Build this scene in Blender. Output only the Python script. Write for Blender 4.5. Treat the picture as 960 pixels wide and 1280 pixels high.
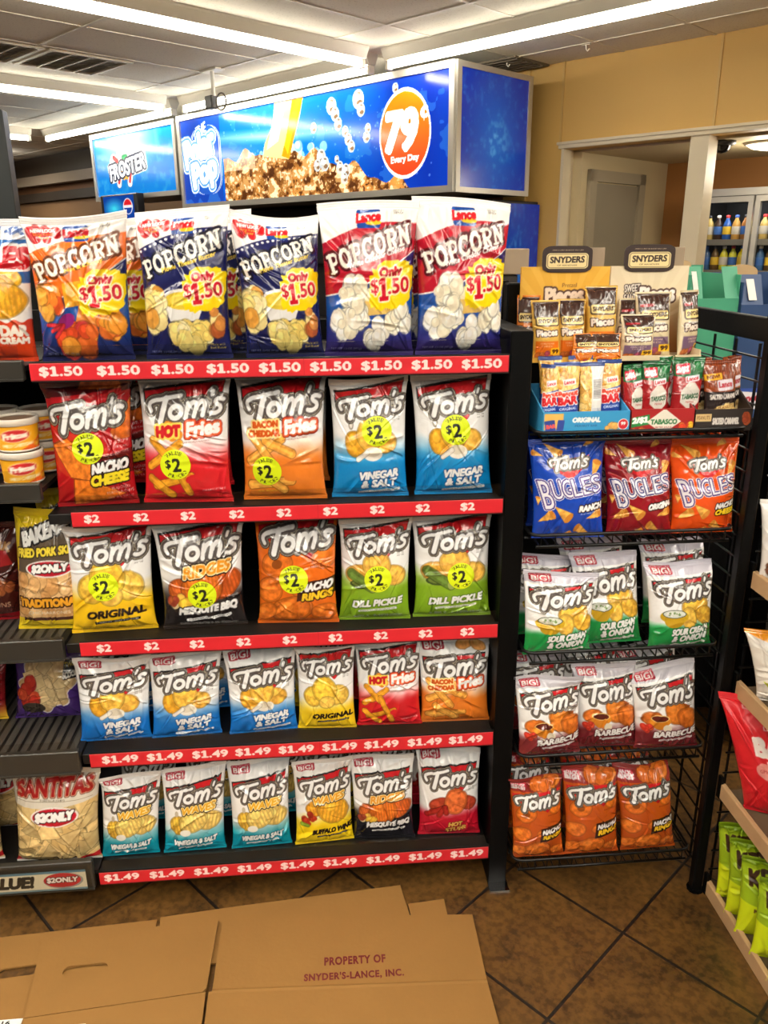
import bpy, bmesh, math, random
import numpy as np
from mathutils import Vector, Matrix

# ------------------------------------------------------------------ scene, camera, light
for o in list(bpy.data.objects):
    bpy.data.objects.remove(o)
SC = bpy.context.scene
COL = SC.collection
R = math.radians
CAM_H = 1.5
PITCH, ROLL, FPX = 18.259, -0.3556, 1008.0
YG = R(4.92)          # the gondola's front runs 4.9 degrees off the camera's x axis
YA = R(-44.83)        # the room's walls run at 45 degrees to it

cd = bpy.data.cameras.new('camera')
cam = bpy.data.objects.new('camera', cd)
COL.objects.link(cam)
cd.sensor_fit = 'VERTICAL'
cd.sensor_height = 24.0
cd.lens = FPX / 1280.0 * 24.0
cd.clip_start = 0.02
_p, _r = R(PITCH), R(ROLL)
_F = Vector((0, math.cos(_p), -math.sin(_p)))
_U = Vector((0, math.sin(_p), math.cos(_p)))
_X0 = Vector((1, 0, 0))
_X = math.cos(_r) * _X0 + math.sin(_r) * _U
_Y = -math.sin(_r) * _X0 + math.cos(_r) * _U
cam.matrix_world = Matrix(((_X.x, _Y.x, -_F.x, 0), (_X.y, _Y.y, -_F.y, 0), (_X.z, _Y.z, -_F.z, CAM_H), (0, 0, 0, 1)))
SC.camera = cam

SC.view_settings.view_transform = 'Standard'
SC.view_settings.look = 'None'
SC.view_settings.exposure = -0.14
SC.view_settings.gamma = 1.0
SC.view_settings.use_curve_mapping = False

W = bpy.data.worlds.new('world')
SC.world = W
W.use_nodes = True
W.node_tree.nodes['Background'].inputs[0].default_value = (1.0, 0.94, 0.85, 1)
W.node_tree.nodes['Background'].inputs[1].default_value = 0.10

TUBE_STRENGTH = 27.0
SIGN_STRENGTH = 0.95
gx = Vector((math.cos(YG), math.sin(YG), 0)); gy = Vector((-math.sin(YG), math.cos(YG), 0))
ra = Vector((math.cos(YA), math.sin(YA), 0)); rb = Vector((-math.sin(YA), math.cos(YA), 0))
UZ = Vector((0, 0, 1))

def G(x, y, z=0.0): return gx * x + gy * y + UZ * z
def RM(a, b, z=0.0): return ra * a + rb * b + UZ * z

# tube rows of the shop that hang above and behind the photographer
def ceiling_lamp(a, b0, b1, along_a=False, power=60, z=2.58):
    ld = bpy.data.lights.new('ceiling_lamp', 'AREA')
    ld.shape = 'RECTANGLE'
    lo = bpy.data.objects.new('ceiling_lamp', ld)
    L = abs(b1 - b0)
    ld.size, ld.size_y = 0.12, L
    ld.energy = power * L / 2.4
    ld.color = (1.0, 0.955, 0.88)
    lo.location = RM((b0 + b1) / 2, a, z) if along_a else RM(a, (b0 + b1) / 2, z)
    lo.rotation_euler = (0, 0, YA + (R(90) if along_a else 0))
    COL.objects.link(lo)
    # a bare tube sheds light upwards too
    up = bpy.data.objects.new('ceiling_lamp_upward', ld.copy()); up.data.energy *= 1.35
    up.location = lo.location; up.rotation_euler = (R(180), 0, YA + (R(90) if along_a else 0))
    COL.objects.link(up)
LAMP = 24.5
ceiling_lamp(-1.72, -1.6, 3.9, power=LAMP * .62)
ceiling_lamp(0.72, -1.6, 3.9, power=LAMP * 1.35)
ceiling_lamp(3.1, -1.6, 3.9, power=LAMP * 1.5)
ceiling_lamp(-4.17, -2.4, 0.4, power=LAMP)
ceiling_lamp(4.17, 0.7, 4.0, along_a=True, power=LAMP)
ceiling_lamp(-0.9, -6.0, 2.6, along_a=True, power=LAMP * 1.25)
ceiling_lamp(-11.6, 1.4, 4.6, power=LAMP * 1.2)  # unseen row, added to brighten the dark wall far left

# ------------------------------------------------------------------ materials
def lin(c):
    return tuple(((v / 255.0) / 12.92 if v / 255.0 <= 0.04045 else ((v / 255.0 + 0.055) / 1.055) ** 2.4) for v in c)

MATS = {}
def mat(name, rgb, rough=0.5, metal=0.0, spec=0.5, bump=0.0, bump_scale=60.0, var=0.0, var_scale=8.0, coat=0.0, emit=0.0, alpha=1.0):
    if name in MATS: return MATS[name]
    m = bpy.data.materials.new(name); m.use_nodes = True
    nt = m.node_tree; b = nt.nodes['Principled BSDF']
    c = lin(rgb)
    b.inputs['Base Color'].default_value = (*c, 1)
    b.inputs['Roughness'].default_value = rough
    b.inputs['Metallic'].default_value = metal
    b.inputs['Specular IOR Level'].default_value = spec
    b.inputs['Coat Weight'].default_value = coat
    b.inputs['Coat Roughness'].default_value = 0.1
    if emit:
        b.inputs['Emission Color'].default_value = (*c, 1)
        b.inputs['Emission Strength'].default_value = emit
    if var:
        tc = nt.nodes.new('ShaderNodeTexCoord'); n = nt.nodes.new('ShaderNodeTexNoise')
        n.inputs['Scale'].default_value = var_scale; n.inputs['Detail'].default_value = 6
        nt.links.new(tc.outputs['Object'], n.inputs['Vector'])
        mx = nt.nodes.new('ShaderNodeMix'); mx.data_type = 'RGBA'
        mx.inputs[6].default_value = (*[max(0, v * (1 - var)) for v in c], 1)
        mx.inputs[7].default_value = (*[min(1, v * (1 + var)) for v in c], 1)
        nt.links.new(n.outputs['Fac'], mx.inputs[0]); nt.links.new(mx.outputs[2], b.inputs['Base Color'])
    if bump:
        tc = nt.nodes.new('ShaderNodeTexCoord'); n = nt.nodes.new('ShaderNodeTexNoise')
        n.inputs['Scale'].default_value = bump_scale; n.inputs['Detail'].default_value = 4
        bp = nt.nodes.new('ShaderNodeBump'); bp.inputs['Strength'].default_value = bump; bp.inputs['Distance'].default_value = 0.004
        nt.links.new(tc.outputs['Object'], n.inputs['Vector']); nt.links.new(n.outputs['Fac'], bp.inputs['Height'])
        nt.links.new(bp.outputs[0], b.inputs['Normal'])
    MATS[name] = m
    return m

def print_mat(name, rough, coat=0.0, bump=0.0, bump_scale=90.0, emit=0.0, spec=0.5):
    """ink of the mesh's own colour attribute under one finish"""
    if name in MATS: return MATS[name]
    m = bpy.data.materials.new(name); m.use_nodes = True
    nt = m.node_tree; b = nt.nodes['Principled BSDF']
    a = nt.nodes.new('ShaderNodeVertexColor'); a.layer_name = 'ink'
    nt.links.new(a.outputs['Color'], b.inputs['Base Color'])
    b.inputs['Roughness'].default_value = rough
    b.inputs['Coat Weight'].default_value = coat
    b.inputs['Coat Roughness'].default_value = 0.12
    b.inputs['Specular IOR Level'].default_value = spec
    if emit:
        nt.links.new(a.outputs['Color'], b.inputs['Emission Color'])
        b.inputs['Emission Strength'].default_value = emit
    if bump:
        tc = nt.nodes.new('ShaderNodeTexCoord'); n = nt.nodes.new('ShaderNodeTexNoise')
        n.inputs['Scale'].default_value = bump_scale; n.inputs['Detail'].default_value = 3; n.inputs['Distortion'].default_value = 1.2
        bp = nt.nodes.new('ShaderNodeBump'); bp.inputs['Strength'].default_value = bump; bp.inputs['Distance'].default_value = 0.006
        nt.links.new(tc.outputs['Object'], n.inputs['Vector']); nt.links.new(n.outputs['Fac'], bp.inputs['Height'])
        nt.links.new(bp.outputs[0], b.inputs['Normal'])
    MATS[name] = m
    return m

M_FILM = print_mat('printed_film', 0.22, coat=0.5, bump=0.30, bump_scale=30)
M_MATTEFILM = print_mat('printed_matte_film', 0.42, coat=0.05, bump=0.2, bump_scale=34)
M_CARD = print_mat('printed_card', 0.5)
M_STRIP = print_mat('printed_plastic_strip', 0.4)
M_STICK = print_mat('printed_sticker', 0.42)
M_SIGN = print_mat('backlit_print', 0.12, emit=SIGN_STRENGTH)
M_SIDE = print_mat('printed_side_panel', 0.2, emit=0.38)  # self-glow added to make the blue side panels brighter
M_BLACK = mat('black_steel', (5, 5, 5), 0.45, spec=.14, bump=0.05)
M_WIRE = mat('black_wire', (9, 9, 8), 0.35, spec=.35)
M_DECK = mat('shelf_deck_black', (17, 16, 15), 0.5, spec=.4, var=0.2)
M_DARKBACK = mat('back_panel_dark', (12, 10, 9), 0.8, spec=.2, var=0.3)
M_GREYCH = mat('grey_ticket_channel', (50, 47, 42), 0.3, var=0.1, var_scale=3)
M_ALU = mat('brushed_aluminium', (196, 192, 182), 0.35, metal=0.6, var=0.06, var_scale=4)
M_WHITEP = mat('white_painted_metal', (232, 226, 210), 0.45, var=0.04, var_scale=3)
M_CARDB = mat('corrugated_cardboard', (134, 97, 50), 0.8, spec=0.2, bump=0.12, bump_scale=120, var=0.08, var_scale=5)
M_CARDIN = mat('cardboard_inside', (150, 122, 88), 0.8, spec=0.2, var=0.08)
M_TAUPE = mat('plain_carton_back', (150, 132, 110), 0.75, spec=0.3, var=0.05)
M_WOOD = mat('light_wood_edge', (186, 150, 108), 0.5, var=0.14, var_scale=25)
M_RED_INK = mat('red_ink', (96, 14, 12), 0.7)
M_CREAM = mat('cream_painted_trim', (214, 200, 170), 0.5, var=0.03)
M_GREYDOOR = mat('grey_painted_door', (142, 132, 112), 0.45, var=0.04)
M_TUBE = mat('lamp_tube', (255, 249, 235), 0.3, emit=TUBE_STRENGTH)
M_CHROME = mat('chrome', (200, 200, 200), 0.15, metal=1.0)

def clear_mat():
    m = bpy.data.materials.new('clear_plastic'); m.use_nodes = True
    nt = m.node_tree; nt.nodes.clear()
    o = nt.nodes.new('ShaderNodeOutputMaterial'); mx = nt.nodes.new('ShaderNodeMixShader')
    t = nt.nodes.new('ShaderNodeBsdfTransparent'); g = nt.nodes.new('ShaderNodeBsdfGlossy')
    t.inputs[0].default_value = (0.93, 0.93, 0.92, 1); g.inputs['Roughness'].default_value = 0.12
    f = nt.nodes.new('ShaderNodeFresnel'); f.inputs[0].default_value = 1.5
    ge = nt.nodes.new('ShaderNodeNewGeometry'); k = nt.nodes.new('ShaderNodeMath'); k.operation = 'SUBTRACT'; k.inputs[0].default_value = 1.0
    k2 = nt.nodes.new('ShaderNodeMath'); k2.operation = 'MULTIPLY'
    nt.links.new(ge.outputs['Backfacing'], k.inputs[1]); nt.links.new(k.outputs[0], k2.inputs[0]); nt.links.new(f.outputs[0], k2.inputs[1])
    nt.links.new(k2.outputs[0], mx.inputs[0]); nt.links.new(t.outputs[0], mx.inputs[1]); nt.links.new(g.outputs[0], mx.inputs[2])
    nt.links.new(mx.outputs[0], o.inputs[0])
    return m
M_CLEAR = clear_mat()

# ------------------------------------------------------------------ mesh helpers
class MB:
    def __init__(s): s.v = []; s.f = []; s.m = []
    def add(s, verts, faces, mi=0):
        n = len(s.v); s.v += [tuple(v) for v in verts]
        for f in faces: s.f.append(tuple(i + n for i in f)); s.m.append(mi)
        return s
    def box(s, x0, x1, y0, y1, z0, z1, mi=0, c=0.0, xf=None):
        if c:
            bm = bmesh.new()
            bmesh.ops.create_cube(bm, size=1.0)
            for v in bm.verts:
                v.co = Vector(((x0 + x1) / 2 + v.co.x * (x1 - x0), (y0 + y1) / 2 + v.co.y * (y1 - y0), (z0 + z1) / 2 + v.co.z * (z1 - z0)))
            bmesh.ops.bevel(bm, geom=bm.edges[:], offset=c, segments=1, affect='EDGES')
            bm.verts.index_update()
            V = [tuple(v.co) for v in bm.verts]; Fc = [tuple(v.index for v in f.verts) for f in bm.faces]
            bm.free()
        else:
            V = [(x, y, z) for z in (z0, z1) for y in (y0, y1) for x in (x0, x1)]
            Fc = [(0, 2, 3, 1), (4, 5, 7, 6), (0, 1, 5, 4), (2, 6, 7, 3), (0, 4, 6, 2), (1, 3, 7, 5)]
        if xf: V = [tuple(xf(Vector(v))) for v in V]
        return s.add(V, Fc, mi)
    def tube(s, pts, r, n=6, mi=0, caps=True):
        pts = [Vector(p) for p in pts]; rings = []
        for i, p in enumerate(pts):
            d = (pts[min(i + 1, len(pts) - 1)] - pts[max(i - 1, 0)]).normalized()
            a = Vector((0, 0, 1)) if abs(d.z) < 0.9 else Vector((1, 0, 0))
            e1 = d.cross(a).normalized(); e2 = d.cross(e1)
            rings.append([p + (e1 * math.cos(2 * math.pi * k / n) + e2 * math.sin(2 * math.pi * k / n)) * r for k in range(n)])
        V = [v for q in rings for v in q]; Fc = []
        for i in range(len(pts) - 1):
            for k in range(n):
                Fc.append((i * n + k, i * n + (k + 1) % n, (i + 1) * n + (k + 1) % n, (i + 1) * n + k))
        if caps:
            Fc.append(tuple(range(n))[::-1]); Fc.append(tuple((len(pts) - 1) * n + k for k in range(n)))
        return s.add(V, Fc, mi)
    def lathe(s, prof, n=32, mi=0, cx=0, cy=0, mats=None):
        V = []; Fc = []; ms = []
        for (r, z) in prof:
            for k in range(n):
                a = 2 * math.pi * k / n; V.append((cx + r * math.cos(a), cy + r * math.sin(a), z))
        for i in range(len(prof) - 1):
            for k in range(n):
                Fc.append((i * n + k, i * n + (k + 1) % n, (i + 1) * n + (k + 1) % n, (i + 1) * n + k)); ms.append(mats[i] if mats else mi)
        b = len(s.v); s.v += V
        for f, q in zip(Fc, ms): s.f.append(tuple(i + b for i in f)); s.m.append(q)
        return s
    def build(s, name, mats, parent=None, smooth=False):
        me = bpy.data.meshes.new(name)
        me.from_pydata(s.v, [], s.f)
        for m in (mats if isinstance(mats, (list, tuple)) else [mats]): me.materials.append(m)
        me.polygons.foreach_set('material_index', s.m)
        if smooth: me.polygons.foreach_set('use_smooth', [True] * len(s.f))
        me.update()
        bm = bmesh.new(); bm.from_mesh(me); bmesh.ops.recalc_face_normals(bm, faces=bm.faces[:]); bm.to_mesh(me); bm.free()
        return link(name, me, parent)

def link(name, me, parent=None):
    o = bpy.data.objects.new(name, me); COL.objects.link(o)
    if parent: o.parent = parent
    return o

def thing(name, label, cat, loc, rz=0.0, group=None, rx=0.0, ry=0.0):
    o = bpy.data.objects.new(name, None); COL.objects.link(o)
    o.empty_display_size = 0.02
    o.location = loc; o.rotation_euler = (rx, ry, rz)
    tag(o, label, cat, group)
    return o
def tag(o, label, cat, group=None):
    o['label'] = label; o['category'] = cat
    if group: o['group'] = group
    return o
def gthing(name, label, cat, x, y, z, rz=0.0, group=None):
    return thing(name, label, cat, G(x, y, z), YG + rz, group)
def copy_tree(o, parent=None):
    c = o.copy(); COL.objects.link(c)
    if parent: c.parent = parent
    for ch in list(o.children): copy_tree(ch, c)
    return c
def structure(o):
    o['kind'] = 'structure'; return o

def grid_mesh(name, P, C, m, parent=None, wrap=False):
    """P: rows x cols x 3 points, C: rows x cols x 3 sRGB 0-255 ink"""
    nr, nc = P.shape[:2]
    idx = np.arange(nr * nc).reshape(nr, nc)
    if wrap: idx = np.concatenate([idx, idx[:, :1]], axis=1)
    q = np.stack([idx[:-1, :-1], idx[:-1, 1:], idx[1:, 1:], idx[1:, :-1]], -1).reshape(-1, 4)
    me = bpy.data.meshes.new(name)
    me.vertices.add(nr * nc); me.vertices.foreach_set('co', P.astype(np.float32).ravel())
    me.loops.add(q.size); me.loops.foreach_set('vertex_index', q.astype(np.int32).ravel())
    me.polygons.add(len(q)); me.polygons.foreach_set('loop_start', (np.arange(len(q)) * 4).astype(np.int32))
    me.polygons.foreach_set('use_smooth', np.ones(len(q), bool))
    me.update(calc_edges=True)
    a = me.color_attributes.new('ink', 'BYTE_COLOR', 'POINT')
    cc = np.ones((nr * nc, 4), np.float32); cc[:, :3] = np.clip(C.reshape(-1, 3) / 255.0, 0, 1)
    a.data.foreach_set('color_srgb', cc.ravel())
    me.materials.append(m)
    return link(name, me, parent)

# ------------------------------------------------------------------ lettering: outlines of the built-in font, and hand-drawn strokes
_tri = {}
def font_tris(s):
    if s in _tri: return _tri[s]
    if '1' in s:
        # the built-in numeral has no foot: set a flagged, footed one in the width of a zero
        s0 = s.replace('1', '0')
        V, T, ext, lo = font_tris(s0)
        V = V.copy(); w0 = font_tris('0')[2]; base = font_tris('0')[3][1] - lo[1]
        for i, ch in enumerate(s):
            if ch != '1': continue
            pre = font_tris(s0[:i + 1]); xr = pre[2][0] + pre[3][0] - lo[0]; xl = xr - w0[0]
            cen = V[T].mean(1)[:, 0]; T = T[~((cen > xl - .01) & (cen < xr + .01))]
            a, b, h = xl + .08 * w0[0], xr - .04 * w0[0], w0[1]; m = (a + b) / 2; q = .13 * (b - a) + .015
            P = [(m - q, base), (m + q, base), (m + q, base + h), (m - q, base + h), (a, base + h * .74), (a, base + h * .86), (m - q, base + h), (m - q, base + h * .84), (a, base), (b, base), (b, base + h * .13), (a, base + h * .13)]
            n = len(V); V = np.concatenate([V, np.array(P)]); T = np.concatenate([T, n + np.array([(0, 1, 2), (0, 2, 3), (4, 7, 6), (4, 6, 5), (8, 9, 10), (8, 10, 11)])])
        _tri[s] = (V, T, ext, lo)
        return _tri[s]
    cu = bpy.data.curves.new('t', 'FONT'); cu.body = s; cu.resolution_u = 3
    ob = bpy.data.objects.new('t', cu); COL.objects.link(ob)
    dg = bpy.context.evaluated_depsgraph_get()
    me = bpy.data.meshes.new_from_object(ob.evaluated_get(dg))
    me.calc_loop_triangles()
    V = np.array([v.co[:2] for v in me.vertices], float).reshape(-1, 2)
    T = np.array([t.vertices[:] for t in me.loop_triangles], int).reshape(-1, 3)
    bpy.data.objects.remove(ob); bpy.data.curves.remove(cu); bpy.data.meshes.remove(me)
    lo, hi = V.min(0), V.max(0)
    _tri[s] = (V - lo, T, hi - lo, lo)
    return _tri[s]

def fbm(h, w, cell, rng, octaves=3):
    out = np.zeros((h, w)); amp = 1.0; tot = 0
    for o in range(octaves):
        c = max(2.0, cell / 2 ** o)
        gh, gw = int(h / c) + 3, int(w / c) + 3
        g = rng.random((gh, gw))
        y = np.arange(h) / c; x = np.arange(w) / c
        y0 = y.astype(int); x0 = x.astype(int); fy = (y - y0)[:, None]; fx = (x - x0)[None]
        fy = fy * fy * (3 - 2 * fy); fx = fx * fx * (3 - 2 * fx)
        n = (g[y0][:, x0] * (1 - fy) + g[y0 + 1][:, x0] * fy) * (1 - fx) + (g[y0][:, x0 + 1] * (1 - fy) + g[y0 + 1][:, x0 + 1] * fy) * fx
        out += amp * n; tot += amp; amp *= 0.5
    return out / tot

def dilate(Mk, r):
    r = float(r)
    if r < 0.5: return Mk
    h, w = Mk.shape; R0 = int(r); out = np.zeros_like(Mk)
    for dy in range(-R0, R0 + 1):
        k = int(math.sqrt(max(0, r * r - dy * dy)))
        cs = np.concatenate([np.zeros((h, 1), int), np.cumsum(Mk, 1)], 1)
        x = np.arange(w)
        row = (cs[:, np.minimum(x + k + 1, w)] - cs[:, np.maximum(x - k, 0)]) > 0
        if dy >= 0: out[dy:] |= row[:h - dy]
        else: out[:dy] |= row[-dy:]
    return out

class Canvas:
    """artwork in width units: x 0..1, y 0..A (A = height / width); row 0 is the bottom"""
    def __init__(s, A, base, px=390, seed=1):
        s.A = A; s.W = px; s.H = int(round(px * A)); s.k = float(px)
        s.a = np.empty((s.H, s.W, 3)); s.a[:] = base
        s.x = (np.arange(s.W) + .5) / s.k; s.y = (np.arange(s.H) + .5) / s.k
        s.rng = np.random.default_rng(seed)
        s.n1 = fbm(s.H, s.W, px * .05, s.rng); s.n2 = fbm(s.H, s.W, px * .16, s.rng, 2)
        s.X, s.Y = np.meshgrid(s.x, s.y)
    def put(s, Mk, col, al=1.0):
        w = (Mk * al)[..., None] if Mk.dtype != bool else Mk[..., None] * al
        s.a = s.a * (1 - w) + np.asarray(col, float) * w
    def rect(s, x0, y0, x1, y1, col, al=1.0):
        s.put((s.X >= x0) & (s.X <= x1) & (s.Y >= y0) & (s.Y <= y1), col, al)
    def vgrad(s, y0, y1, col, wob=0.0):
        """below y0 fully col, fading to nothing at y1"""
        t = np.clip((y1 + wob * (s.n2 - .5) - s.Y) / max(1e-6, y1 - y0), 0, 1)
        s.put(t * t * (3 - 2 * t), col)
    def polymask(s, pts):
        Mk = np.zeros((s.H, s.W), bool); n = len(pts)
        for i in range(n):
            (xa, ya), (xb, yb) = pts[i], pts[(i + 1) % n]
            if ya == yb: continue
            c = (ya > s.Y) != (yb > s.Y)
            Mk ^= c & (s.X < (xb - xa) * (s.Y - ya) / (yb - ya) + xa)
        return Mk
    def poly(s, pts, col, al=1.0): s.put(s.polymask(pts), col, al)
    def rrect(s, cx, cy, w, h, r, col, rot=0.0, al=1.0):
        c, q = math.cos(rot), math.sin(rot)
        dx = abs((s.X - cx) * c + (s.Y - cy) * q) - (w / 2 - r); dy = abs(-(s.X - cx) * q + (s.Y - cy) * c) - (h / 2 - r)
        d = np.hypot(np.maximum(dx, 0), np.maximum(dy, 0)) + np.minimum(np.maximum(dx, dy), 0)
        s.put(d < r, col, al)
    def ell(s, cx, cy, rx, ry, col, rot=0.0, al=1.0, ring=None):
        c, q = math.cos(rot), math.sin(rot)
        d = np.hypot(((s.X - cx) * c + (s.Y - cy) * q) / rx, (-(s.X - cx) * q + (s.Y - cy) * c) / ry)
        s.put((d < 1) if ring is None else (d < 1) & (d > ring), col, al)
    def mottled(s, Mk, col, var=0.35, edge=None):
        t = (s.n1 - .5) * 2 * var
        cc = np.clip(np.asarray(col, float) * (1 + t[..., None] * np.array([.8, 1.0, 1.15])), 0, 255)
        w = Mk[..., None].astype(float); s.a = s.a * (1 - w) + cc * w
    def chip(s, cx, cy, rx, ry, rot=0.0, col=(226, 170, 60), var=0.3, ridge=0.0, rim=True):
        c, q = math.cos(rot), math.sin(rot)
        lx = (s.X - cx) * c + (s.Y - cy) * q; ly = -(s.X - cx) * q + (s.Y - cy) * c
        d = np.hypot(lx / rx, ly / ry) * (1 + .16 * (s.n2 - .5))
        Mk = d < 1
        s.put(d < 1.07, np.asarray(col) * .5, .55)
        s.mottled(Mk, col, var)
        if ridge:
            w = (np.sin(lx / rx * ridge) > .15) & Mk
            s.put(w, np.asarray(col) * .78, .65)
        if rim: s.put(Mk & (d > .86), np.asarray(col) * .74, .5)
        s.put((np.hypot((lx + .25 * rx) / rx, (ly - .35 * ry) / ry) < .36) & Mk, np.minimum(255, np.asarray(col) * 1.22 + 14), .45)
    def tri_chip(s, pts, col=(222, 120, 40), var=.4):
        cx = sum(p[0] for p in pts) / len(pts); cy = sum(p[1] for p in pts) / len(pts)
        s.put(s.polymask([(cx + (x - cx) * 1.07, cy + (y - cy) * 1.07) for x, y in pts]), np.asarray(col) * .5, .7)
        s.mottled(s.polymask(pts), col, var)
    def segdist(s, pts):
        d = np.full((s.H, s.W), 9.0)
        for (xa, ya), (xb, yb) in zip(pts[:-1], pts[1:]):
            ux, uy = xb - xa, yb - ya; L = ux * ux + uy * uy + 1e-12
            t = np.clip(((s.X - xa) * ux + (s.Y - ya) * uy) / L, 0, 1)
            d = np.minimum(d, np.hypot(s.X - xa - t * ux, s.Y - ya - t * uy))
        return d
    def stick(s, x0, y0, x1, y1, r, col=(226, 160, 50), var=.3):
        d = s.segdist([(x0, y0), (x1, y1)])
        s.put(d < r * 1.25, np.asarray(col) * .5, .6); s.mottled(d < r, col, var)
        s.put(d < r * .35, np.minimum(255, np.asarray(col) * 1.2 + 10), .5)
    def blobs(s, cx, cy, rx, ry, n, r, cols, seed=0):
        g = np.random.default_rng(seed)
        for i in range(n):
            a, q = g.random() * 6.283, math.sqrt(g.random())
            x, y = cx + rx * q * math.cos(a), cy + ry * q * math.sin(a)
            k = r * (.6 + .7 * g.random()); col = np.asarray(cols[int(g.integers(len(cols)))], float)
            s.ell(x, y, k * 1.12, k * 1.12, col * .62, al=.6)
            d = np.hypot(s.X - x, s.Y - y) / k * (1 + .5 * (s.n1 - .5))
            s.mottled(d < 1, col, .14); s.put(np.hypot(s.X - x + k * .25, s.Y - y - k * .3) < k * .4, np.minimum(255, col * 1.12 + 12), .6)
    def _blit(s, Mk, x0, y0, layers):
        h, w = Mk.shape
        for r, col in layers:
            D = dilate(Mk, r * s.k)
            ax, ay = max(0, x0), max(0, y0); bx, by = min(s.W, x0 + w), min(s.H, y0 + h)
            if bx <= ax or by <= ay: return
            sub = D[ay - y0:by - y0, ax - x0:bx - x0]
            s.a[ay:by, ax:bx][sub] = col
    def text(s, t, cx, cy, w, h, col, rot=0.0, shear=0.0, out=(), bold=0.0, bend=0.0):
        V, T, ext, lo = font_tris(t)
        u = V / ext - .5
        px = u[:, 0] * w + shear * u[:, 1] * h; py = u[:, 1] * h + bend * (1 - 4 * u[:, 0] ** 2)
        c, q = math.cos(rot), math.sin(rot)
        X = (cx + px * c - py * q) * s.k; Y = (cy + px * q + py * c) * s.k
        pad = int(max([bold] + [r for r, _ in out]) * s.k) + 3
        x0, y0 = int(X.min()) - pad, int(Y.min()) - pad
        w_, h_ = int(X.max()) + pad - x0 + 1, int(Y.max()) + pad - y0 + 1
        Mk = np.zeros((h_, w_), bool); X = X - x0; Y = Y - y0
        for i, j, k in T:
            xs = (X[i], X[j], X[k]); ys = (Y[i], Y[j], Y[k])
            a0, a1, b0, b1 = int(min(xs)), int(max(xs)) + 2, int(min(ys)), int(max(ys)) + 2
            gx_ = np.arange(a0, a1)[None] + .5; gy_ = np.arange(b0, b1)[:, None] + .5
            e0 = (xs[1] - xs[0]) * (gy_ - ys[0]) - (ys[1] - ys[0]) * (gx_ - xs[0])
            e1 = (xs[2] - xs[1]) * (gy_ - ys[1]) - (ys[2] - ys[1]) * (gx_ - xs[1])
            e2 = (xs[0] - xs[2]) * (gy_ - ys[2]) - (ys[0] - ys[2]) * (gx_ - xs[2])
            Mk[b0:b1, a0:a1] |= ((e0 >= -.01) & (e1 >= -.01) & (e2 >= -.01)) | ((e0 <= .01) & (e1 <= .01) & (e2 <= .01))
        s._blit(Mk, x0, y0, [(r + bold, cc) for r, cc in out] + [(bold, col)])
    def strokes(s, lines, cx, cy, w, h, ext, col, rot=0.0, shear=0.0, out=()):
        """lines: [(points, radius)] drawn in a box ext = (width, height); radii scale with the height"""
        c, q = math.cos(rot), math.sin(rot); sx, sy = w / ext[0], h / ext[1]
        best = np.full((s.H, s.W), 9.0)
        for pts, r in lines:
            P = []
            for x, y in pts:
                a = (x - ext[0] / 2) * sx; b = (y - ext[1] / 2) * sy; a += shear * b
                P.append((cx + a * c - b * q, cy + a * q + b * c))
            best = np.minimum(best, s.segdist(P) - r * sy)
        for r, cc in list(out) + [(0.0, col)]: s.put(best < r, cc)
    def sample(s, nv, nu):
        """area-average to nv x nu samples"""
        cs = s.a
        ys = np.linspace(0, s.H - 1, nv); xs = np.linspace(0, s.W - 1, nu)
        ky, kx = s.H / nv / 2, s.W / nu / 2
        I = np.zeros((s.H + 1, s.W + 1, 3)); I[1:, 1:] = cs.cumsum(0).cumsum(1)
        a0 = np.clip(np.round(ys - ky + .5).astype(int), 0, s.H - 1); a1 = np.clip(np.round(ys + ky + .5).astype(int), 1, s.H); a1 = np.maximum(a1, a0 + 1)
        b0 = np.clip(np.round(xs - kx + .5).astype(int), 0, s.W - 1); b1 = np.clip(np.round(xs + kx + .5).astype(int), 1, s.W); b1 = np.maximum(b1, b0 + 1)
        S = I[a1][:, b1] - I[a0][:, b1] - I[a1][:, b0] + I[a0][:, b0]
        return S / ((a1 - a0)[:, None] * (b1 - b0)[None])[..., None]

def arc(cx, cy, rx, ry, a0, a1, n=14):
    return [(cx + rx * math.cos(R(a0 + (a1 - a0) * i / n)), cy + ry * math.sin(R(a0 + (a1 - a0) * i / n))) for i in range(n + 1)]
def bez(*p, n=10):
    out = []
    for i in range(n + 1):
        t = i / n; q = [np.array(v, float) for v in p]
        while len(q) > 1: q = [q[j] * (1 - t) + q[j + 1] * t for j in range(len(q) - 1)]
        out.append(tuple(q[0]))
    return out

# the hand-lettered wordmark on most of the bags
TOM = [
    (bez((.06, .50), (-.16, .92), (.20, .93), (.45, .93)) + [(1.18, .99)], .085),
    (bez((.64, .93), (.56, .6), (.50, .3), (.44, .02)), .13),
    (arc(1.02, .34, .215, .245, 0, 360, 22), .105),
    ([(1.46, .62), (1.40, .07)], .105),
    (bez((1.46, .36), (1.54, .72), (1.80, .74), (1.76, .40)) + [(1.70, .07)], .10),
    (bez((1.78, .38), (1.86, .72), (2.12, .74), (2.08, .40)) + [(2.02, .07)], .10),
    ([(2.34, 1.0), (2.30, .84)], .07),
    (bez((2.72, .58), (2.46, .76), (2.36, .52), (2.56, .40)) + bez((2.56, .40), (2.76, .22), (2.56, -.04), (2.30, .12)), .088),
]
TOM_EXT = (2.72, 1.0)
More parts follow.
